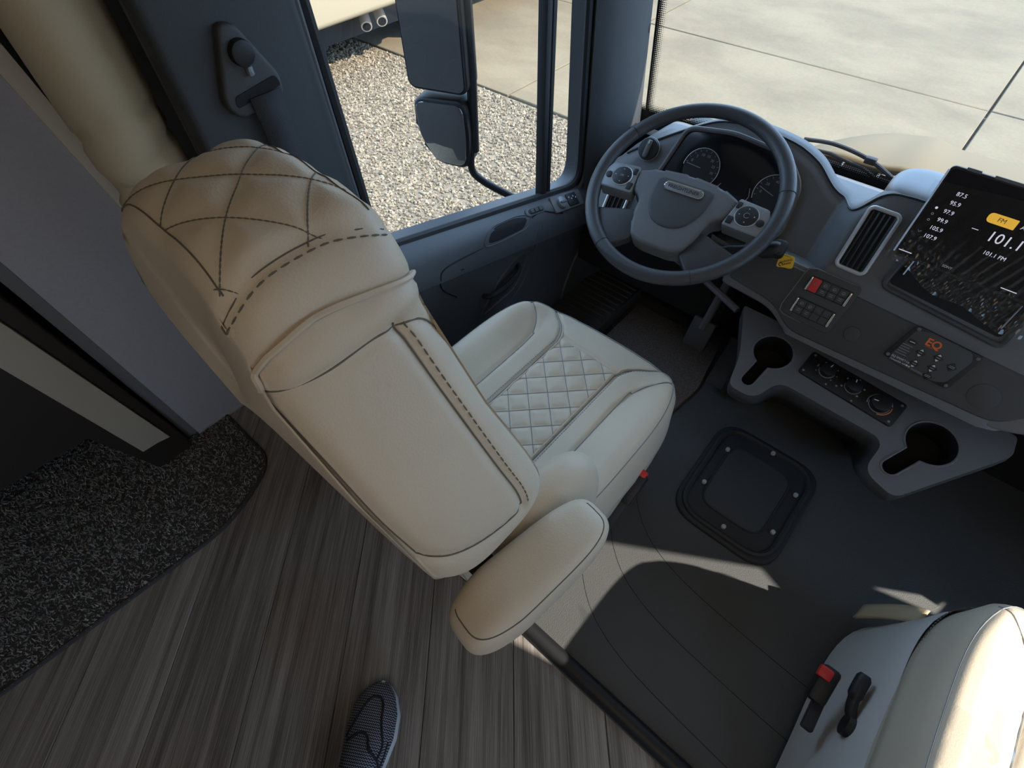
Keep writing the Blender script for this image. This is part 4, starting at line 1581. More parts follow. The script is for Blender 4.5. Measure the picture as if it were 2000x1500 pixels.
# console body under the tray
V, Fc = [], []
levels = [(0.0, 1.0, 0.0), (-0.012, 1.0, -0.01), (-0.05, 1.0, 0.04), (-0.15, 0.98, 0.30), (-0.28, 0.96, 0.70), (-0.43, 0.94, 1.0)]
ctr = np.array([0.09, Y_(1.15)])
for dz, sc, sh in levels:
    for a, b_ in tro:
        p = FT.p(a, b_, 0.0)
        q = np.array([0.09 + (p[0] - 0.09) * sc, p[1] * (1 - sh) + (1.33 + 0.3 * (p[1] - 1.0)) * sh, max(p[2] + dz, 0.0)])
        V.append(q)
mk('console_body', V, grid_faces(len(levels), len(tro), True), 'dash_black', dsh, True, 50)
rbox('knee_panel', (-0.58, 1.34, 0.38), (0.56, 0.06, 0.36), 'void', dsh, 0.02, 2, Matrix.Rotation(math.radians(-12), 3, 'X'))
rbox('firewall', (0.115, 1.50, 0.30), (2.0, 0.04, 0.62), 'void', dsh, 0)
tube('under_dash_rail', [(-0.56, 1.245, 0.44), (-0.36, 1.20, 0.43), (-0.24, 1.16, 0.42)], 0.010, 'dash', dsh, 8)
pdl = rbox('brake_pedal', (-0.335, 1.24, 0.20), (0.075, 0.02, 0.10), 'dash_black', dsh, 0.006, 2, Matrix.Rotation(math.radians(-25), 3, 'X'))
tube('pedal_arm', [(-0.335, 1.245, 0.22), (-0.325, 1.31, 0.40), (-0.32, 1.33, 0.52)], 0.012, 'dash', pdl, 8)
ac = rbox('accelerator_pedal', (-0.225, 1.27, 0.11), (0.06, 0.02, 0.17), 'dash_black', dsh, 0.006, 2, Matrix.Rotation(math.radians(-35), 3, 'X'))

# ---------------------------------------------------------------- climate panel
cp = empty('climate_panel', FT.p(0.085, Y_(1.06), 0.0))
tag(cp, 'black climate control panel with three round knobs between the cup holders', 'control panel')
pv = [(-0.030, Y_(1.038)), (-0.026, Y_(1.103)), (0.197, Y_(1.085)), (0.190, Y_(1.020))]
pp = prism('panel_plate', round_poly(pv, 0.009, 5), FT, 0.0, 0.006, 'black', cp, 0.002)
for k, (x, y) in enumerate(((-0.021, 1.046), (-0.017, 1.094), (0.187, 1.077), (0.181, 1.029))):
    prism('panel_screw', circ(x, Y_(y), 0.003, 10), FT, 0.005, 0.0072, 'silver_plastic', pp, 0.0006)
for k, (x, y, r_) in enumerate(((0.023, 1.070, 0.0165), (0.086, 1.064, 0.0165), (0.149, 1.055, 0.0205))):
    kb = prism('climate_knob', circ(x, Y_(y), r_, 30), FT, 0.005, 0.021, 'black', cp, 0.003)
    tube('knob_skirt', [FT.p(x + (r_ + 0.001) * math.cos(a), Y_(y) + (r_ + 0.001) * math.sin(a), 0.0068) for a in np.linspace(math.pi, 2 * math.pi, 24)], 0.0011, 'silver_plastic', kb, 5)
    ma = (1.35, 1.75, math.pi * 1.05)[k]
    tube('knob_pointer', [FT.p(x + r_ * q * math.cos(ma), Y_(y) + r_ * q * math.sin(ma), 0.0212) for q in (0.35, 0.8)], 0.0011, 'white_ink', kb, 5)
    if k < 2:
        for i in range(7 if k == 0 else 5):
            a = math.radians(205 - (250 / (6 if k == 0 else 4)) * i)
            prism('dial_mark', circ(x + (r_ + 0.007) * math.cos(a), Y_(y) + (r_ + 0.007) * math.sin(a), 0.0016 if k == 0 else 0.0024, 8), FT, 0.006, 0.0065, 'grey_ink', pp)
    else:
        arc(FT, x, Y_(y), r_ + 0.0045, 20, 200, 20, 0.0013, 'blue_ink', pp, 'cold_arc', 0.0068)
        arc(FT, x, Y_(y), r_ + 0.0045, -80, 10, 14, 0.0013, 'orange_ink', pp, 'warm_arc', 0.0068)
for x, y in ((0.036, 1.040), (0.056, 1.048), (0.098, 1.032), (0.0, 1.073)):
    prism('panel_icon', circ(x, Y_(y), 0.0022, 8), FT, 0.006, 0.0065, 'grey_ink', pp)

# ---------------------------------------------------------------- levelling keypad
eq = empty('levelling_panel', FS.p(0.162, S_(0.60), 0.0))
tag(eq, 'black levelling keypad with orange letters and white arrow keys', 'control panel')
ev = [(0.090, S_(0.568)), (0.108, S_(0.643)), (0.234, S_(0.637)), (0.221, S_(0.559))]
ep = prism('keypad_plate', round_poly(ev, 0.010, 5), FS, 0.002, 0.009, 'black', eq, 0.002)
ef = prism('keypad_face', round_poly([(0.101, S_(0.573)), (0.113, S_(0.634)), (0.139, S_(0.641)), (0.212, S_(0.637)), (0.222, S_(0.622)), (0.210, S_(0.571)), (0.19, S_(0.562)), (0.112, S_(0.565))], 0.006, 5), FS, 0.008, 0.0098, 'dash_black', eq, 0.0008)
for x, z in ((0.0975, 0.574), (0.1155, 0.6375), (0.226, 0.631), (0.214, 0.566)):
    prism('keypad_screw', circ(x, S_(z), 0.0038, 10), FS, 0.008, 0.0105, 'dash', ep, 0.001)
text('brand_letters', 'EQ', FS, 0.152, S_(0.6235), 0.021, 'orange_ink', ef, 0.0102, bold=0.0006)
text('brand_word', 'SYSTEMS', FS, 0.148, S_(0.6155), 0.0035, 'orange_ink', ef, 0.0102)
text('product_text', 'EQ SMART-LEVEL', FS, 0.104, S_(0.5755), 0.0058, 'white_ink', ef, 0.0102, align='LEFT')
text('product_text', 'Compatible with', FS, 0.104, S_(0.5695), 0.0048, 'white_ink', ef, 0.0102, align='LEFT')
prism('green_dot', circ(0.142, S_(0.5690), 0.002, 10), FS, 0.0098, 0.0104, 'green_ink', ef)
prism('white_dot', circ(0.1375, S_(0.5694), 0.0018, 10), FS, 0.0098, 0.0104, 'white_ink', ef)
for k in range(2):
    tube('fine_print', [FS.p(0.147, S_(0.5685 - 0.002 * k), 0.0101), FS.p(0.184, S_(0.5675 - 0.002 * k), 0.0101)], 0.0004, 'grey_ink', ef, 4)
for k in range(5):
    tube('fine_print', [FS.p(0.107 - 0.0004 * k, S_(0.6035 - 0.0048 * k), 0.0101), FS.p(0.126 - (0.003 if k % 2 else 0), S_(0.6035 - 0.0048 * k), 0.0101)], 0.0006, 'grey_ink', ef, 4)
prism('key', rrect(0.112, 0.128, S_(0.6075), S_(0.6165), 0.002), FS, 0.0095, 0.0105, 'black', ef, 0.0005)
tube('key_label', [FS.p(0.115, S_(0.612), 0.0107), FS.p(0.125, S_(0.612), 0.0107)], 0.0009, 'white_ink', ef, 4)
for x, z in ((0.143, 0.6005), (0.173, 0.6050), (0.146, 0.5780), (0.176, 0.5840)):
    ky = prism('arrow_key', circ(x, S_(z), 0.0095, 4), FS, 0.0095, 0.0108, 'black', ef, 0.0005)
    for sg in (-1, 1):
        cy = S_(z) + sg * 0.0042
        prism('arrow', [(x - 0.0036, cy), (x + 0.0036, cy), (x, cy + sg * 0.0040)][::sg], FS, 0.0107, 0.0111, 'white_ink', ky)
    tube('arrow_bar', [FS.p(x - 0.0036, S_(z), 0.0110), FS.p(x + 0.0036, S_(z), 0.0110)], 0.0008, 'grey_ink', ky, 4)
for x, z in ((0.201, 0.600), (0.178, 0.5675 + 0.0005)):
    ky = prism('key', circ(x, S_(z), 0.0095, 4), FS, 0.0095, 0.0108, 'black', ef, 0.0005)
    for q in (-1, 1):
        tube('key_label', [FS.p(x - 0.005, S_(z) + q * 0.0014, 0.0110), FS.p(x + 0.005, S_(z) + q * 0.0014, 0.0110)], 0.0006, 'grey_ink', ky, 4)

# ---------------------------------------------------------------- touch screen
Pz = FP.vz
sc_ = empty('touch_screen', FP.p(0.13, Pz(0.85), 0))
tag(sc_, 'black touch screen showing radio stations, on top of the dashboard', 'screen')
prism('screen_body', rrect(-0.004, 0.272, Pz(0.780), Pz(0.932), 0.008), FP, -0.022, 0.001, 'black', sc_, 0.002)
face = prism('screen_glass', rrect(0.0, 0.268, Pz(0.784), Pz(0.928), 0.006), FP, 0.001, 0.0025, 'screen', sc_)
for a, b_ in ((0.018, 0.040), (0.060, 0.110)):
    prism('top_tab', rrect(a, b_, Pz(0.930), Pz(0.9345), 0.001), FP, -0.012, 0.001, 'dash', sc_)
tube('screen_edge', [FP.p(-0.0045, Pz(0.785), 0.001), FP.p(-0.0045, Pz(0.925), 0.001)], 0.0018, 'silver', sc_, 6)
for k, s in enumerate(('87.5', '95.9', '97.9', '99.9', '105.9', '107.9')):
    text('station', s, FP, 0.035 - 0.0006 * k, Pz(0.8955 - 0.0143 * k), 0.0095, 'scr_white', face, 0.0028)
tab = prism('band_tab', round_poly([(0.086, Pz(0.872)), (0.086, Pz(0.887)), (0.128, Pz(0.887)), (0.128, Pz(0.872))], [0.008, 0.008, 0.001, 0.001], 5), FP, 0.0025, 0.0030, 'scr_orange', face)
text('band_text', 'FM', FP, 0.107, Pz(0.8795), 0.010, 'scr_dark', tab, 0.0032)
text('band_text', 'AM', FP, 0.142, Pz(0.8795), 0.010, 'scr_white', face, 0.0028)
text('frequency', '101.1', FP, 0.103, Pz(0.8540), 0.024, 'scr_white', face, 0.0028, align='LEFT')
text('frequency_unit', 'MHz', FP, 0.164, Pz(0.8500), 0.010, 'scr_white', face, 0.0028, align='LEFT')
text('station_name', '101.1 FM', FP, 0.113, Pz(0.8300), 0.0092, 'scr_white', face, 0.0028, align='LEFT')
text('maker_mark', 'SONY', FP, 0.083, Pz(0.7905), 0.006, 'scr_grey', face, 0.0028)
prism('page_dot', circ(0.0135, Pz(0.868), 0.0022, 12), FP, 0.0025, 0.0029, 'scr_white', face)
for z in (0.858, 0.848):
    tube('page_ring', [FP.p(0.0135 + 0.0017 * math.cos(a), Pz(z) + 0.0017 * math.sin(a), 0.0029) for a in np.linspace(0, 2 * math.pi, 12, endpoint=False)], 0.0003, 'scr_grey', face, 4, True)
tube('chevron', [FP.p(0.009, Pz(0.829), 0.0029), FP.p(0.0115, Pz(0.826), 0.0029), FP.p(0.015, Pz(0.829), 0.0029)], 0.0004, 'scr_grey', face, 4)
tube('screen_dash', [FP.p(0.077, Pz(0.857), 0.0029), FP.p(0.087, Pz(0.857), 0.0029)], 0.0006, 'scr_white', face, 4)
tube('screen_dash', [FP.p(0.001, Pz(0.7905), 0.0029), FP.p(0.023, Pz(0.7905), 0.0029)], 0.0008, 'scr_white', face, 4)
tube('screen_dash', [FP.p(0.168, Pz(0.7905), 0.0029), FP.p(0.192, Pz(0.7905), 0.0029)], 0.0008, 'scr_white', face, 4)
prism('screen_mount', rrect(0.08, 0.20, Pz(0.80), Pz(0.88), 0.01), FP, -0.075, -0.02, 'black', sc_)

# wrinkled protective film hanging over the lower half of the screen
FV = []
nf, mf = 90, 46
for i in range(nf):
    for j in range(mf):
        a, b_ = i / (nf - 1), j / (mf - 1)
        x = -0.014 + 0.29 * a
        zt, zb = 0.905 + 0.02 * a, 0.772 - 0.040 * min(1, a * 1.6) + 0.006 * math.sin(14 * a)
        z = zt + (zb - zt) * b_
        wr = abs(math.sin(46 * a + 9 * b_ + 2.0 * math.sin(7 * a + 3 * b_))) * 0.0052 * b_ ** 1.5 + 0.0006 * b_ ** 3 * math.sin(90 * a - 30 * b_)
        wr += 0.003 * b_ ** 4 * abs(math.sin(31 * a - 22 * b_))
        FV.append(FP.p(x, Pz(z), 0.0045 + max(0, wr)))
film = mk('screen_film', FV, grid_faces(nf, mf), 'film', None, True, 0)
tag(film, 'crinkled clear protective film hanging off the touch screen', 'plastic film')

# ---------------------------------------------------------------- steering wheel
wh = empty('steering_wheel', CW)
tag(wh, 'dark leather steering wheel with silver button pods and oval badge', 'steering wheel')
NR = 96
RM, RW_, RN = 0.2125, 0.0165, 0.0145
V = []
for i in range(NR):
    a = 2 * math.pi * i / NR
    flat = 1.0
    for k in range(18):
        t = 2 * math.pi * k / 18
        V.append(FW.p((RM * flat + RW_ * math.cos(t)) * math.cos(a), (RM * flat + RW_ * math.cos(t)) * math.sin(a), RN * math.sin(t)))
Fc = []
for i in range(NR):
    for k in range(18):
        Fc.append((i * 18 + k, i * 18 + (k + 1) % 18, ((i + 1) % NR) * 18 + (k + 1) % 18, ((i + 1) % NR) * 18 + k))
rim = mk('rim', V, Fc, 'wheel', wh, True, 0)
for deg in (18, 150, 238, 302):
    a = math.radians(deg)
    tube('rim_seam', [FW.p((RM + (RW_ + 0.0002) * math.cos(t)) * math.cos(a), (RM + (RW_ + 0.0002) * math.cos(t)) * math.sin(a), (RN + 0.0002) * math.sin(t)) for t in np.linspace(0, 2 * math.pi, 18, endpoint=False)], 0.0009, 'black', rim, 5, True)
pts_ = [FW.p((RM - 0.0135) * math.cos(a), (RM - 0.0135) * math.sin(a), 0.0085) for a in np.linspace(math.radians(20), math.radians(75), 60)]
v, f = dashes(pts_, 0.0055, 0.0035, 0.0010)
mk('rim_stitching', v, f, 'dash', rim)
hub = round_poly([(-0.124, 0.018), (-0.075, 0.034), (0.0, 0.041), (0.075, 0.034), (0.124, 0.018), (0.112, -0.034), (0.088, -0.046), (0.078, -0.098), (0.062, -0.138), (0.035, -0.146), (-0.035, -0.146), (-0.062, -0.138), (-0.078, -0.098), (-0.088, -0.046), (-0.112, -0.034)], 0.012, 4)
hb = prism('hub', hub, FW, -0.045, 0.004, 'dash', wh, 0.008, 3)
pad = round_poly([(-0.070, 0.020), (0.070, 0.020), (0.066, -0.045), (0.040, -0.088), (0.0, -0.100), (-0.040, -0.088), (-0.066, -0.045)], 0.02, 5)
prism('airbag_cover', pad, FW, 0.0, 0.0075, 'dash_black', hb, 0.006, 3)
bd = prism('badge', rrect(-0.048, 0.048, -0.012, 0.010, 0.0105, 6), FW, 0.006, 0.0095, 'silver_plastic', hb, 0.001)
tube('badge_ring', [FW.p(a, b_, 0.0098) for a, b_ in rrect(-0.047, 0.047, -0.011, 0.009, 0.0098, 6)], 0.0017, 'chrome', bd, 6, True)
text('badge_letters', 'FREIGHTLINER', FW, 0.0, -0.001, 0.0118, 'black', bd, 0.0099, xs=0.98)
for sg in (-1, 1):
    pl_ = [(sg * 0.112, -0.046), (sg * 0.196, -0.050), (sg * 0.203, -0.010), (sg * 0.190, 0.018), (sg * 0.122, 0.024)]
    if sg < 0:
        pl_ = pl_[::-1]
    pod = prism('button_pod', round_poly(pl_, 0.006, 4), FW, -0.032, 0.006, 'silver_plastic', wh, 0.004, 2)
    dl = prism('pad_dial', circ(sg * 0.153, -0.012, 0.0235, 32), FW, 0.004, 0.0092, 'black', pod, 0.002)
    tube('dial_ring', [FW.p(sg * 0.153 + 0.0245 * math.cos(a), -0.012 + 0.0245 * math.sin(a), 0.0068) for a in np.linspace(0, 2 * math.pi, 36, endpoint=False)], 0.0013, 'silver', pod, 5, True)
    for k in range(4):
        a = k * math.pi / 2 + 0.1
        prism('dial_mark', circ(sg * 0.153 + 0.016 * math.cos(a), -0.012 + 0.016 * math.sin(a), 0.0016, 3), FW, 0.009, 0.0096, 'white_ink', dl)
    if sg < 0:
        text('dial_text', 'OK', FW, sg * 0.153, -0.012, 0.007, 'grey_ink', dl, 0.0094)
    else:
        arc(FW, sg * 0.153, -0.012, 0.006, 40, 330, 12, 0.0006, 'grey_ink', dl, 'phone_mark', 0.0095)
    prism('pod_key', rrect(min(sg * 0.122, sg * 0.133), max(sg * 0.122, sg * 0.133), -0.001, 0.015, 0.002), FW, 0.005, 0.0078, 'black', pod, 0.001)
    prism('pod_key', rrect(min(sg * 0.117, sg * 0.130), max(sg * 0.117, sg * 0.130), -0.040, -0.022, 0.002), FW, 0.005, 0.0078, 'black', pod, 0.001)
    prism('pod_key', circ(sg * 0.185, -0.018, 0.0085, 20), FW, 0.005, 0.0082, 'black', pod, 0.001)
    sp_ = [(sg * 0.060, -0.100), (sg * 0.082, -0.070), (sg * 0.186, -0.100), (sg * 0.172, -0.122), (sg * 0.128, -0.166), (sg * 0.105, -0.182), (sg * 0.060, -0.140)]
    if sg < 0:
        sp_ = sp_[::-1]
    sk_ = prism('lower_spoke', round_poly(sp_, 0.012, 4), FW, -0.030, -0.006, 'wheel', wh, 0.006, 3)
col = tube('steering_column', [CW - FW.n * 0.04, CW - FW.n * 0.12, CW - FW.n * 0.22], [0.055, 0.062, 0.062], 'black', wh, 24)
st_ = tube('column_stalk', smooth_path([FW.p(0.05, -0.075, -0.085), FW.p(0.13, -0.066, -0.07), FW.p(0.20, -0.045, -0.055), FW.p(0.242, -0.030, -0.045)], 6), [0.010] * 7 + [0.013] * 6 + [0.018] * 5 + [0.014], 'black', wh, 12)
prism('stalk_cap', rrect(0.222, 0.252, -0.050, -0.012, 0.010), FW, -0.054, -0.036, 'black', st_, 0.005)

# ---------------------------------------------------------------- outside mirrors
def make_mirror(side):
    def mx(p):
        p = np.array(p, float)
        if side > 0:
            p = np.array([0.23 - p[0], p[1], p[2]])
        return p
    root = empty('side_mirror', mx((-1.17, 1.10, 0.45)))
    tag(root, 'black outside mirror seen through the driver window' if side < 0 else 'black outside mirror beyond the passenger window', 'mirror')
    o_, i_ = mx((-1.352, 1.034, 0)), mx((-1.168, 1.10, 0))
    fr = Frame(o_ if side < 0 else i_, (0, 0, 1), (i_ - o_) if side < 0 else (o_ - i_))
    W = np.linalg.norm(i_ - o_)

    def U(a):
        return a if side < 0 else W - a

    def rr(a0, a1, z0, z1, r):
        lo, hi = sorted((U(a0), U(a1)))
        return rrect(lo, hi, z0, z1, r, 7)
    hu = prism('mirror_head', rr(0.0, 0.196, 0.738, 1.16, 0.03), fr, -0.075, 0.0, 'black', root, 0.010, 3)
    prism('mirror_glass', rr(0.008, 0.188, 0.748, 1.15, 0.022), fr, 0.0, 0.003, 'mirror', hu)
    prism('glass_bezel', rr(0.004, 0.192, 0.743, 1.156, 0.026), fr, -0.004, 0.0015, 'rubber', hu)
    hl = prism('convex_head', round_poly([(U(0.004), 0.715), (U(0.183), 0.722), (U(0.192), 0.62), (U(0.178), 0.508), (U(0.060), 0.512), (U(0.008), 0.60)][:: (1 if side > 0 else -1)], 0.035, 7), fr, -0.07, 0.0, 'black', root, 0.012, 3)
    prism('convex_glass', round_poly([(U(0.014), 0.705), (U(0.175), 0.712), (U(0.182), 0.62), (U(0.170), 0.520), (U(0.067), 0.522), (U(0.018), 0.60)][:: (1 if side > 0 else -1)], 0.03, 7), fr, 0.0, 0.004, 'mirror', hl, 0.002)
    tube('mirror_post', [mx((-1.185, 1.135, 1.20)), mx((-1.185, 1.14, 0.80)), mx((-1.187, 1.13, 0.56))], 0.016, 'black', root, 12)
    tube('mirror_arm', [mx(p) for p in smooth_path([(-1.187, 1.13, 0.60), (-1.190, 1.112, 0.515), (-1.165, 1.128, 0.468), (-1.08, 1.187, 0.410), (-1.00, 1.245, 0.365), (-0.925, 1.30, 0.325)], 6)], 0.012, 'black', root, 12)
    tube('mirror_arm', [mx(p) for p in smooth_path([(-1.185, 1.135, 1.18), (-1.15, 1.15, 1.22), (-0.93, 1.32, 1.26)], 6)], 0.012, 'black', root, 12)
    return root


make_mirror(-1)
make_mirror(1)

# ---------------------------------------------------------------- seat belt on the pillar
sb = empty('seat_belt', (-0.87, 0.37, 1.1))
tag(sb, 'black seat belt guide and webbing on the pillar behind the driver', 'seat belt')
gp = prism('belt_guide', round_poly([(0.350, 1.168), (0.374, 1.164), (0.416, 1.084), (0.411, 1.052), (0.330, 1.044), (0.314, 1.072)], 0.02, 6), fd, 0.030, 0.046, 'dash_black', sb, 0.006, 3)
prism('anchor_cap', circ(0.366, 1.130, 0.018, 24), fd, 0.045, 0.058, 'black', gp, 0.004)
prism('anchor_bolt', rrect(0.364, 0.373, 1.098, 1.112, 0.003), fd, 0.045, 0.055, 'silver_plastic', gp, 0.003)
prism('belt_slot', round_poly([(0.330, 1.062), (0.333, 1.078), (0.405, 1.088), (0.410, 1.072)], 0.006, 4), fd, 0.046, 0.0475, 'void', gp)
V = []
for t in np.linspace(0, 1, 20):
    z = 1.07 - 0.75 * t
    yc = 0.378 + 0.045 * t
    n_ = 0.050 - 0.010 * math.sin(math.pi * min(1, t * 2)) + 0.02 * t
    for w in (-0.026, 0.026):
        V.append(fd.p(yc + w, z, n_))
web = mk('webbing', V, grid_faces(20, 2), 'web', sb)
mo = web.modifiers.new('s', 'SOLIDIFY')
mo.thickness = 0.002
rbox('belt_clip', tuple(fd.p(0.392, 0.90, 0.05)), (0.012, 0.010, 0.06), 'black', sb, 0.003)

# ---------------------------------------------------------------- padded column behind the seat
V = []
NZ, NC = 90, 40
for i in range(NZ):
    z = 0.25 + 1.35 * i / (NZ - 1)
    for k in range(NC):
        a = 2 * math.pi * k / NC
        fold = 0.011 * math.exp(-((z - 0.985 - 0.035 * math.sin(a + 0.4)) / 0.008) ** 2) + 0.009 * math.exp(-((z - 1.045 - 0.03 * math.cos(a)) / 0.007) ** 2) + 0.009 * math.exp(-((z - 0.93 + 0.04 * math.sin(a)) / 0.012) ** 2)
        r = 0.0645 - fold + 0.0015 * math.sin(3 * a + 7 * z)
        V.append((-1.0 + r * math.cos(a), 0.203 + r * math.sin(a), z))
Fc = grid_faces(NZ, NC, True)
Fc.append(tuple(range(NC))[::-1])
Fc.append(tuple((NZ - 1) * NC + k for k in range(NC)))
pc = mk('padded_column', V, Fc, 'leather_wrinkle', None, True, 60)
tag(pc, 'tan padded upright column with creases behind the driver seat', 'column')

# ---------------------------------------------------------------- partition, trim strip, cabinet
fx = Frame((0, 0, 0), (0, 0, 1), (0, 1, 0))     # u = y, v = z, n = +x
pt = empty('partition_panel', (-1.40, 0.09, 0))
tag(pt, 'pale grey upright partition panel behind the driver seat', 'partition')
prism('panel_face', [(-0.006, 0.012), (0.177, 0.012), (0.165, 0.50), (0.192, 0.75), (0.165, 1.04), (0.11, 1.5), (0.05, 1.95), (-0.165, 1.95)], fx, -1.45, -1.39, 'partition', pt, 0.002)
prism('panel_kick', [(-0.006, 0.0), (0.177, 0.0), (0.177, 0.0125), (-0.006, 0.0125)], fx, -1.45, -1.388, 'partition', pt, 0.001)
prism('panel_edge', [(-0.036, 0.012), (-0.0065, 0.012), (-0.1655, 1.95), (-0.195, 1.95)], fx, -1.45, -1.398, mat('grey_edge_band', (0.21, 0.20, 0.20), 0.6), pt, 0.002)
ts = prism('trim_strip', [(0.225, 0.3), (0.250, 0.3), (0.212, 0.756), (0.176, 1.08), (0.12, 1.6), (0.085, 1.6), (0.146, 1.04), (0.187, 0.727)], fx, -1.385, -1.372, 'trim_light', None, 0.004)
tag(ts, 'narrow light edge strip between partition and padded column', 'trim strip')
cb = empty('cabinet', (-1.6, -0.5, 0))
tag(cb, 'dark brown cabinet with raised base standing on the rug', 'cabinet')
prism('cabinet_side', [(-0.040, 0.020), (-0.148, 0.020), (-0.210, 0.262), (-1.20, 0.285), (-1.20, 1.6), (-0.205, 1.6)][::-1], fx, -1.93, -1.352, 'brown', cb, 0.002)
strip = [(-0.070, 0.114), (-0.104, 0.122), (-0.146, 0.124), (-0.206, 0.549), (-0.300, 1.20), (-0.225, 1.20), (-0.140, 0.637)]
prism('front_rail', strip[::-1], fx, -1.352, -1.340, 'beige', cb, 0.002)

# ---------------------------------------------------------------- rug
rg = empty('area_rug', (-1.4, -0.6, 0))
tag(rg, 'speckled black and grey rug with bound edge on the wood floor', 'rug')
fz = Frame((0, 0, 0), (0, 1, 0))
ro = round_poly([(-1.90, 0.085), (-1.125, 0.092), (-1.030, -0.10), (-1.062, -0.72), (-1.10, -1.60), (-1.90, -1.60)], [0.01, 0.07, 0.10, 0.3, 0.02, 0.02], 10)
prism('rug_base', ro, fz, 0.0005, 0.007, 'rug_base', rg)
tube('rug_binding', [fz.p(a, b_, 0.005) for a, b_ in ro], 0.0065, 'binding', rg, 8, True)
rp2 = np.array(ro)


def inside(px_, py_):
    n = len(rp2)
    c = np.zeros(px_.shape, bool)
    j = n - 1
    for i in range(n):
        xi, yi = rp2[i]
        xj, yj = rp2[j]
        cond = ((yi > py_) != (yj > py_)) & (px_ < (xj - xi) * (py_ - yi) / (yj - yi + 1e-12) + xi)
        c ^= cond
        j = i
    return c


NP = 34000
rx = -1.90 + 0.87 * rng.rand(NP)
ry = -1.05 + 1.14 * rng.rand(NP)
ok = inside(rx, ry)
rx, ry = rx[ok], ry[ok]
n = len(rx)
an = rng.rand(n) * 6.283
ln = 0.0065 + 0.006 * rng.rand(n)
wd = 0.0018 + 0.0012 * rng.rand(n)
hh = 0.009 + 0.009 * rng.rand(n)
VV = np.zeros((n, 4, 3))
dx, dy = np.cos(an), np.sin(an)
VV[:, 0] = np.stack([rx - dy * wd, ry + dx * wd, np.full(n, 0.005)], -1)
VV[:, 1] = np.stack([rx + dy * wd, ry - dx * wd, np.full(n, 0.005)], -1)
VV[:, 2] = np.stack([rx + dx * wd * 2, ry + dy * wd * 2, np.full(n, 0.005)], -1)
VV[:, 3] = np.stack([rx + dx * ln, ry + dy * ln, hh], -1)
base = (np.arange(n) * 4)[:, None]
FF = np.concatenate([base + np.array([[0, 1, 3]]), base + np.array([[1, 2, 3]]), base + np.array([[2, 0, 3]])], 0)
pl2 = mk('rug_pile', VV.reshape(-1, 3), FF, 'pile', rg, False)
pl2['kind'] = 'stuff'

# ---------------------------------------------------------------- floor hatch and mat
fh = Frame((0, 0, 0.004), (0, 1, 0))
ht = empty('floor_hatch', (0.02, 0.97, 0.004))
tag(ht, 'black square access hatch with six screws in the cab floor', 'hatch')
hq = [(-0.150, 1.115), (0.060, 1.185), (0.195, 1.110), (0.195, 0.800), (0.080, 0.735), (-0.130, 0.800)]
hq = [(-0.135, 0.750), (0.205, 0.750), (0.205, 1.175), (-0.135, 1.175)]
pl = prism('hatch_flange', round_poly([(-0.120, 0.765), (0.185, 0.765), (0.185, 1.150), (-0.135, 1.150)], 0.085, 8), fh, 0.0, 0.012, 'hatch', ht, 0.008, 3)
tube('hatch_ridge', [fh.p(a, b_, 0.012) for a, b_ in round_poly([(-0.100, 0.785), (0.165, 0.785), (0.165, 1.130), (-0.115, 1.130)], 0.075, 8)], 0.009, 'hatch', pl, 8, True)
prism('hatch_lid', round_poly([(-0.062, 0.838), (0.120, 0.838), (0.120, 1.075), (-0.072, 1.075)], 0.05, 8), fh, 0.011, 0.0135, 'dash_black', ht, 0.002)
tube('lid_bead', [fh.p(a, b_, 0.013) for a, b_ in round_poly([(-0.062, 0.838), (0.120, 0.838), (0.120, 1.075), (-0.072, 1.075)], 0.05, 8)], 0.0035, 'hatch', ht, 6, True)
for x, y in ((-0.075, 1.040), (0.035, 1.117), (-0.075, 0.895), (0.143, 1.028), (0.033, 0.806), (0.142, 0.880)):
    scw = prism('hatch_screw', circ(x, y, 0.0065, 14), fh, 0.016, 0.0245, 'screw', ht, 0.002)
fm_ = prism('foot_mat', round_poly([(-0.64, 1.02), (-0.285, 1.02), (-0.262, 1.20), (-0.30, 1.42), (-0.64, 1.42)], 0.02, 4), fh, 0.0, 0.012, 'mat_carpet', None, 0.004)
tag(fm_, 'small brown grey carpet mat in the driver footwell', 'floor mat')
dp = prism('dead_pedal', [(-0.88, 1.10), (-0.66, 1.10), (-0.66, 1.46), (-0.88, 1.46)], fh, 0.0, 0.05, 'dash_black', None, 0.01)
tag(dp, 'ribbed black footrest block beside the driver mat', 'footrest')
for k in range(12):
    rbox('rib', (-0.77, 1.125 + 0.028 * k, 0.056), (0.20, 0.010, 0.008), 'dash_black', dp, 0.002, 1)

# ---------------------------------------------------------------- shoe of the photographer
td = np.array([-0.54, 0.84])
td /= np.linalg.norm(td)
sa = math.atan2(td[1], td[0]) - math.pi / 2
shc = np.array([-0.384, -0.064]) - td * 0.15
sh = empty('shoe', (shc[0], shc[1], 0.0))
sh.rotation_euler = (0, 0, sa)
tag(sh, 'dark knit running shoe with white sole on the plank floor', 'shoe')


def hw(t):      # half widths (left, right) along the sole, t 0 heel .. 1 toe
    l = np.interp(t, [0, 0.05, 0.2, 0.45, 0.65, 0.8, 0.92, 0.98, 1.0], [0.012, 0.030, 0.037, 0.040, 0.053, 0.054, 0.038, 0.018, 0.004])
    r = np.interp(t, [0, 0.05, 0.2, 0.45, 0.65, 0.8, 0.92, 0.98, 1.0], [0.012, 0.030, 0.038, 0.044, 0.054, 0.050, 0.034, 0.017, 0.004])
    return l, r


def top_h(t):
    return np.interp(t, [0, 0.08, 0.25, 0.42, 0.55, 0.7, 0.85, 0.95, 1.0], [0.085, 0.10, 0.105, 0.112, 0.096, 0.075, 0.060, 0.046, 0.030])


NTS, NKS = 60, 25


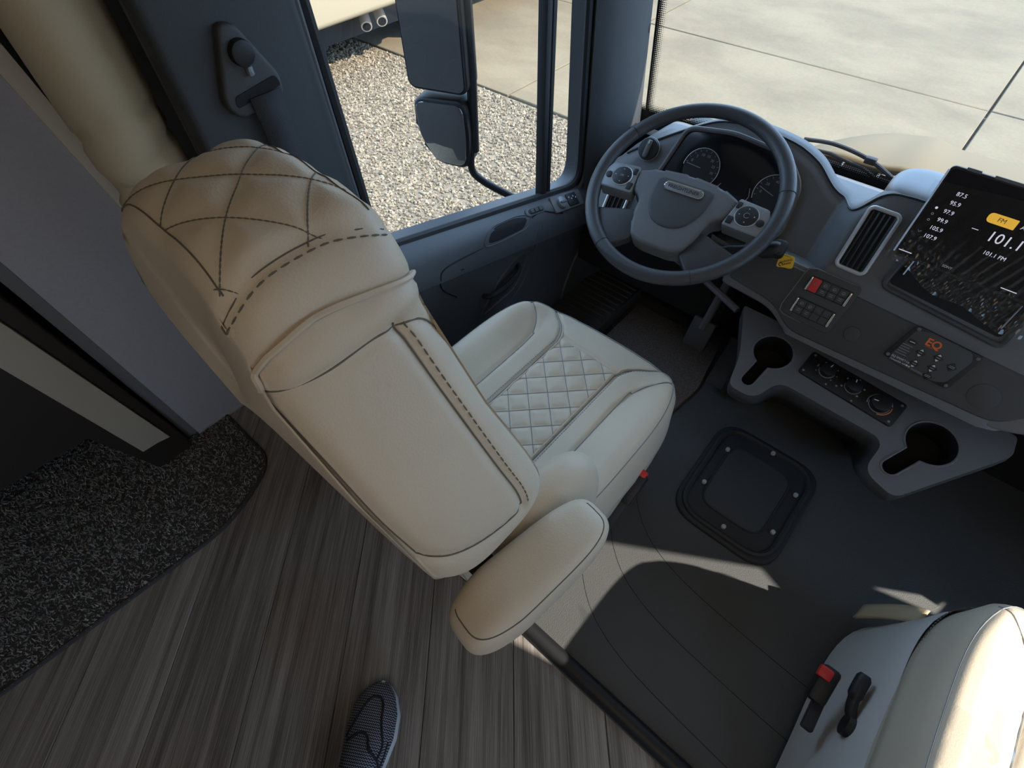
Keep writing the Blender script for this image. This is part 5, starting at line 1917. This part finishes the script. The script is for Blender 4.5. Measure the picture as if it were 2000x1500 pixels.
def shoe_loft(name, hfun, zlo, grow, material):
    V = []
    for i in range(NTS):
        t = i / (NTS - 1)
        t = 0.5 - 0.5 * math.cos(math.pi * t)
        l, r = hw(t)
        l, r = l * grow, r * grow
        z1 = hfun(t)
        for k in range(NKS):
            a = math.pi * k / (NKS - 1)
            c, s = math.cos(a), math.sin(a)
            x = (r if c > 0 else l) * math.copysign(abs(c) ** 0.75, c)
            V.append((x, -0.15 + 0.30 * t, zlo + (z1 - zlo) * s ** 0.85))
    me = bpy.data.meshes.new(name)
    me.from_pydata([tuple(map(float, v)) for v in V], [], [tuple(q) for q in grid_faces(NTS, NKS)])
    me.update()
    o = bpy.data.objects.new(name, me)
    COL.objects.link(o)
    me.materials.append(M[material])
    me.polygons.foreach_set('use_smooth', [True] * len(me.polygons))
    o.parent = sh
    return o


shoe_loft('upper', top_h, 0.022, 1.0, 'knit')
so = shoe_loft('sole', lambda t: 0.034, 0.002, 1.07, 'shoe_sole')


def shoe_pt(x, t, lift=0.0015):
    l, r = hw(t)
    w = r if x > 0 else l
    q = min(0.98, abs(x) / max(w, 1e-4))
    c = q ** (1 / 0.75)
    s = math.sqrt(max(0, 1 - c * c))
    return (x, -0.15 + 0.30 * t, 0.022 + (float(top_h(t)) - 0.022) * s ** 0.85 + lift)


def shoe_line(pts, r):
    P = smooth_path([(a, b_, 0) for a, b_ in pts], 8)
    v_, f_ = tube_data([shoe_pt(p[0], p[1]) for p in P], r, 6)
    me = bpy.data.meshes.new('overlay_line')
    me.from_pydata([tuple(map(float, q)) for q in v_], [], f_)
    me.update()
    me.materials.append(M['shoe_dark'])
    o = bpy.data.objects.new('overlay_line', me)
    COL.objects.link(o)
    o.parent = sh


shoe_line([(-0.036, 0.60), (-0.026, 0.74), (-0.012, 0.855), (0.004, 0.885), (0.020, 0.845), (0.030, 0.72), (0.043, 0.60), (0.040, 0.50)], 0.0028)
shoe_line([(-0.030, 0.58), (-0.010, 0.635), (0.010, 0.63), (0.022, 0.56), (0.040, 0.50), (0.043, 0.46)], 0.0030)
shoe_line([(0.050, 0.62), (0.046, 0.50), (0.041, 0.40)], 0.0022)
skv, skf = tube_data([(0, -0.045, 0.07), (0, -0.075, 0.13), (0.01, -0.10, 0.22), (0.03, -0.12, 0.40)], [0.036, 0.040, 0.044, 0.055], 20)
me = bpy.data.meshes.new('trouser_leg')
me.from_pydata([tuple(map(float, q)) for q in skv], [], skf)
me.update()
me.materials.append(M['sock'])
o = bpy.data.objects.new('trouser_leg', me)
COL.objects.link(o)
o.parent = sh

# ================================================================ OUTSIDE THINGS
hx = np.linspace(-0.62, 0.85, 50)
hy = np.linspace(1.73, 2.75, 40)
V = []
for x in hx:
    for y in hy:
        t = (y - 1.73) / 1.02
        e = max(0, (abs(x - 0.115) - 0.36 + 0.10 * t) / 0.34)
        c = 0.016 * math.exp(-((abs(x - 0.115) - 0.20 - 0.03 * t) / 0.05) ** 2)
        V.append((x, y, 0.590 - 0.305 * t ** 1.25 - 0.30 * e ** 2.2 + c - 0.25 * max(0, t - 0.75) ** 2 * 4))
n1 = len(hx) * len(hy)
hd = mk('truck_hood', V, grid_faces(len(hx), len(hy)), 'hood', None, True, 60)
so_ = hd.modifiers.new('s', 'SOLIDIFY')
so_.thickness = 0.02
tag(hd, 'cream painted truck hood sloping away beyond the windshield', 'hood')
cw_ = rbox('wiper_cowl', (0.115, 1.690, 0.575), (1.7, 0.11, 0.03), 'black', None, 0.008)
tag(cw_, 'black plastic cowl panel at the foot of the windshield', 'cowl')
for k in range(9):
    rbox('cowl_rib', (-0.45 + 0.10 * k, 1.70, 0.593), (0.006, 0.07, 0.006), 'dash', cw_, 0.001, 1)


def wiper(p0, p1, p2, p3, lb):
    w = empty('windshield_wiper', p0)
    tag(w, lb, 'wiper')
    P = smooth_path([p0, p1, p2, p3], 8)
    tube('wiper_arm', P, 0.006, 'black', w, 8)
    q = [np.array(p) + np.array([0, -0.012, -0.022]) for p in P]
    tube('wiper_blade', [np.array(q[0]) + np.array([-0.06, 0, 0]), q[len(q) // 3], q[2 * len(q) // 3], q[-1]], 0.005, 'rubber', w, 8)
    rbox('wiper_clip', tuple(P[len(P) * 2 // 3]), (0.03, 0.018, 0.018), 'black', w, 0.003)


wiper((-0.375, 1.700, 0.635), (-0.29, 1.715, 0.640), (-0.185, 1.705, 0.632), (-0.085, 1.672, 0.610), 'black wiper arm lying behind the instrument binnacle')

nb = empty('parked_motorhome', (-7.0, 5.0, ZG))
tag(nb, 'cream parked vehicle with exhaust pipes, far beyond the driver window', 'vehicle')
prism('body_side', round_poly([(2.6, -0.42), (2.75, -0.52), (4.60, -0.52), (4.72, -0.42), (8.6, -0.40), (8.6, 2.0), (2.6, 2.0)], 0.06, 4), fx, -8.0, -5.55, 'rv_paint', nb, 0.06, 3)
prism('underbody', [(2.8, -0.85), (8.4, -0.85), (8.4, -0.40), (2.8, -0.40)], fx, -7.8, -6.05, 'black', nb)
for (a, b_) in (((-6.15, 4.20, -0.52), (-5.78, 3.98, -0.70)), ((-6.12, 4.36, -0.52), (-5.72, 4.16, -0.68))):
    tube('exhaust_pipe', [a, b_], 0.062, 'steel', nb, 20)
    d_ = (np.array(b_) - np.array(a)) / np.linalg.norm(np.array(b_) - np.array(a))
    tube('pipe_opening', [np.array(b_) + d_ * 0.001, np.array(b_) + d_ * 0.004], 0.048, 'void', nb, 20)
tube('exhaust_bend', smooth_path([(-6.3, 4.55, -0.40), (-6.05, 4.40, -0.44), (-5.92, 4.30, -0.52)], 6), 0.062, 'steel', nb, 20)
tube('tire', [(-6.25, 5.05, -0.71), (-6.0, 5.05, -0.71)], 0.36, 'rubber', nb, 40)
tube('tire', [(-6.25, 3.2, -0.71), (-6.0, 3.2, -0.71)], 0.36, 'rubber', nb, 40)
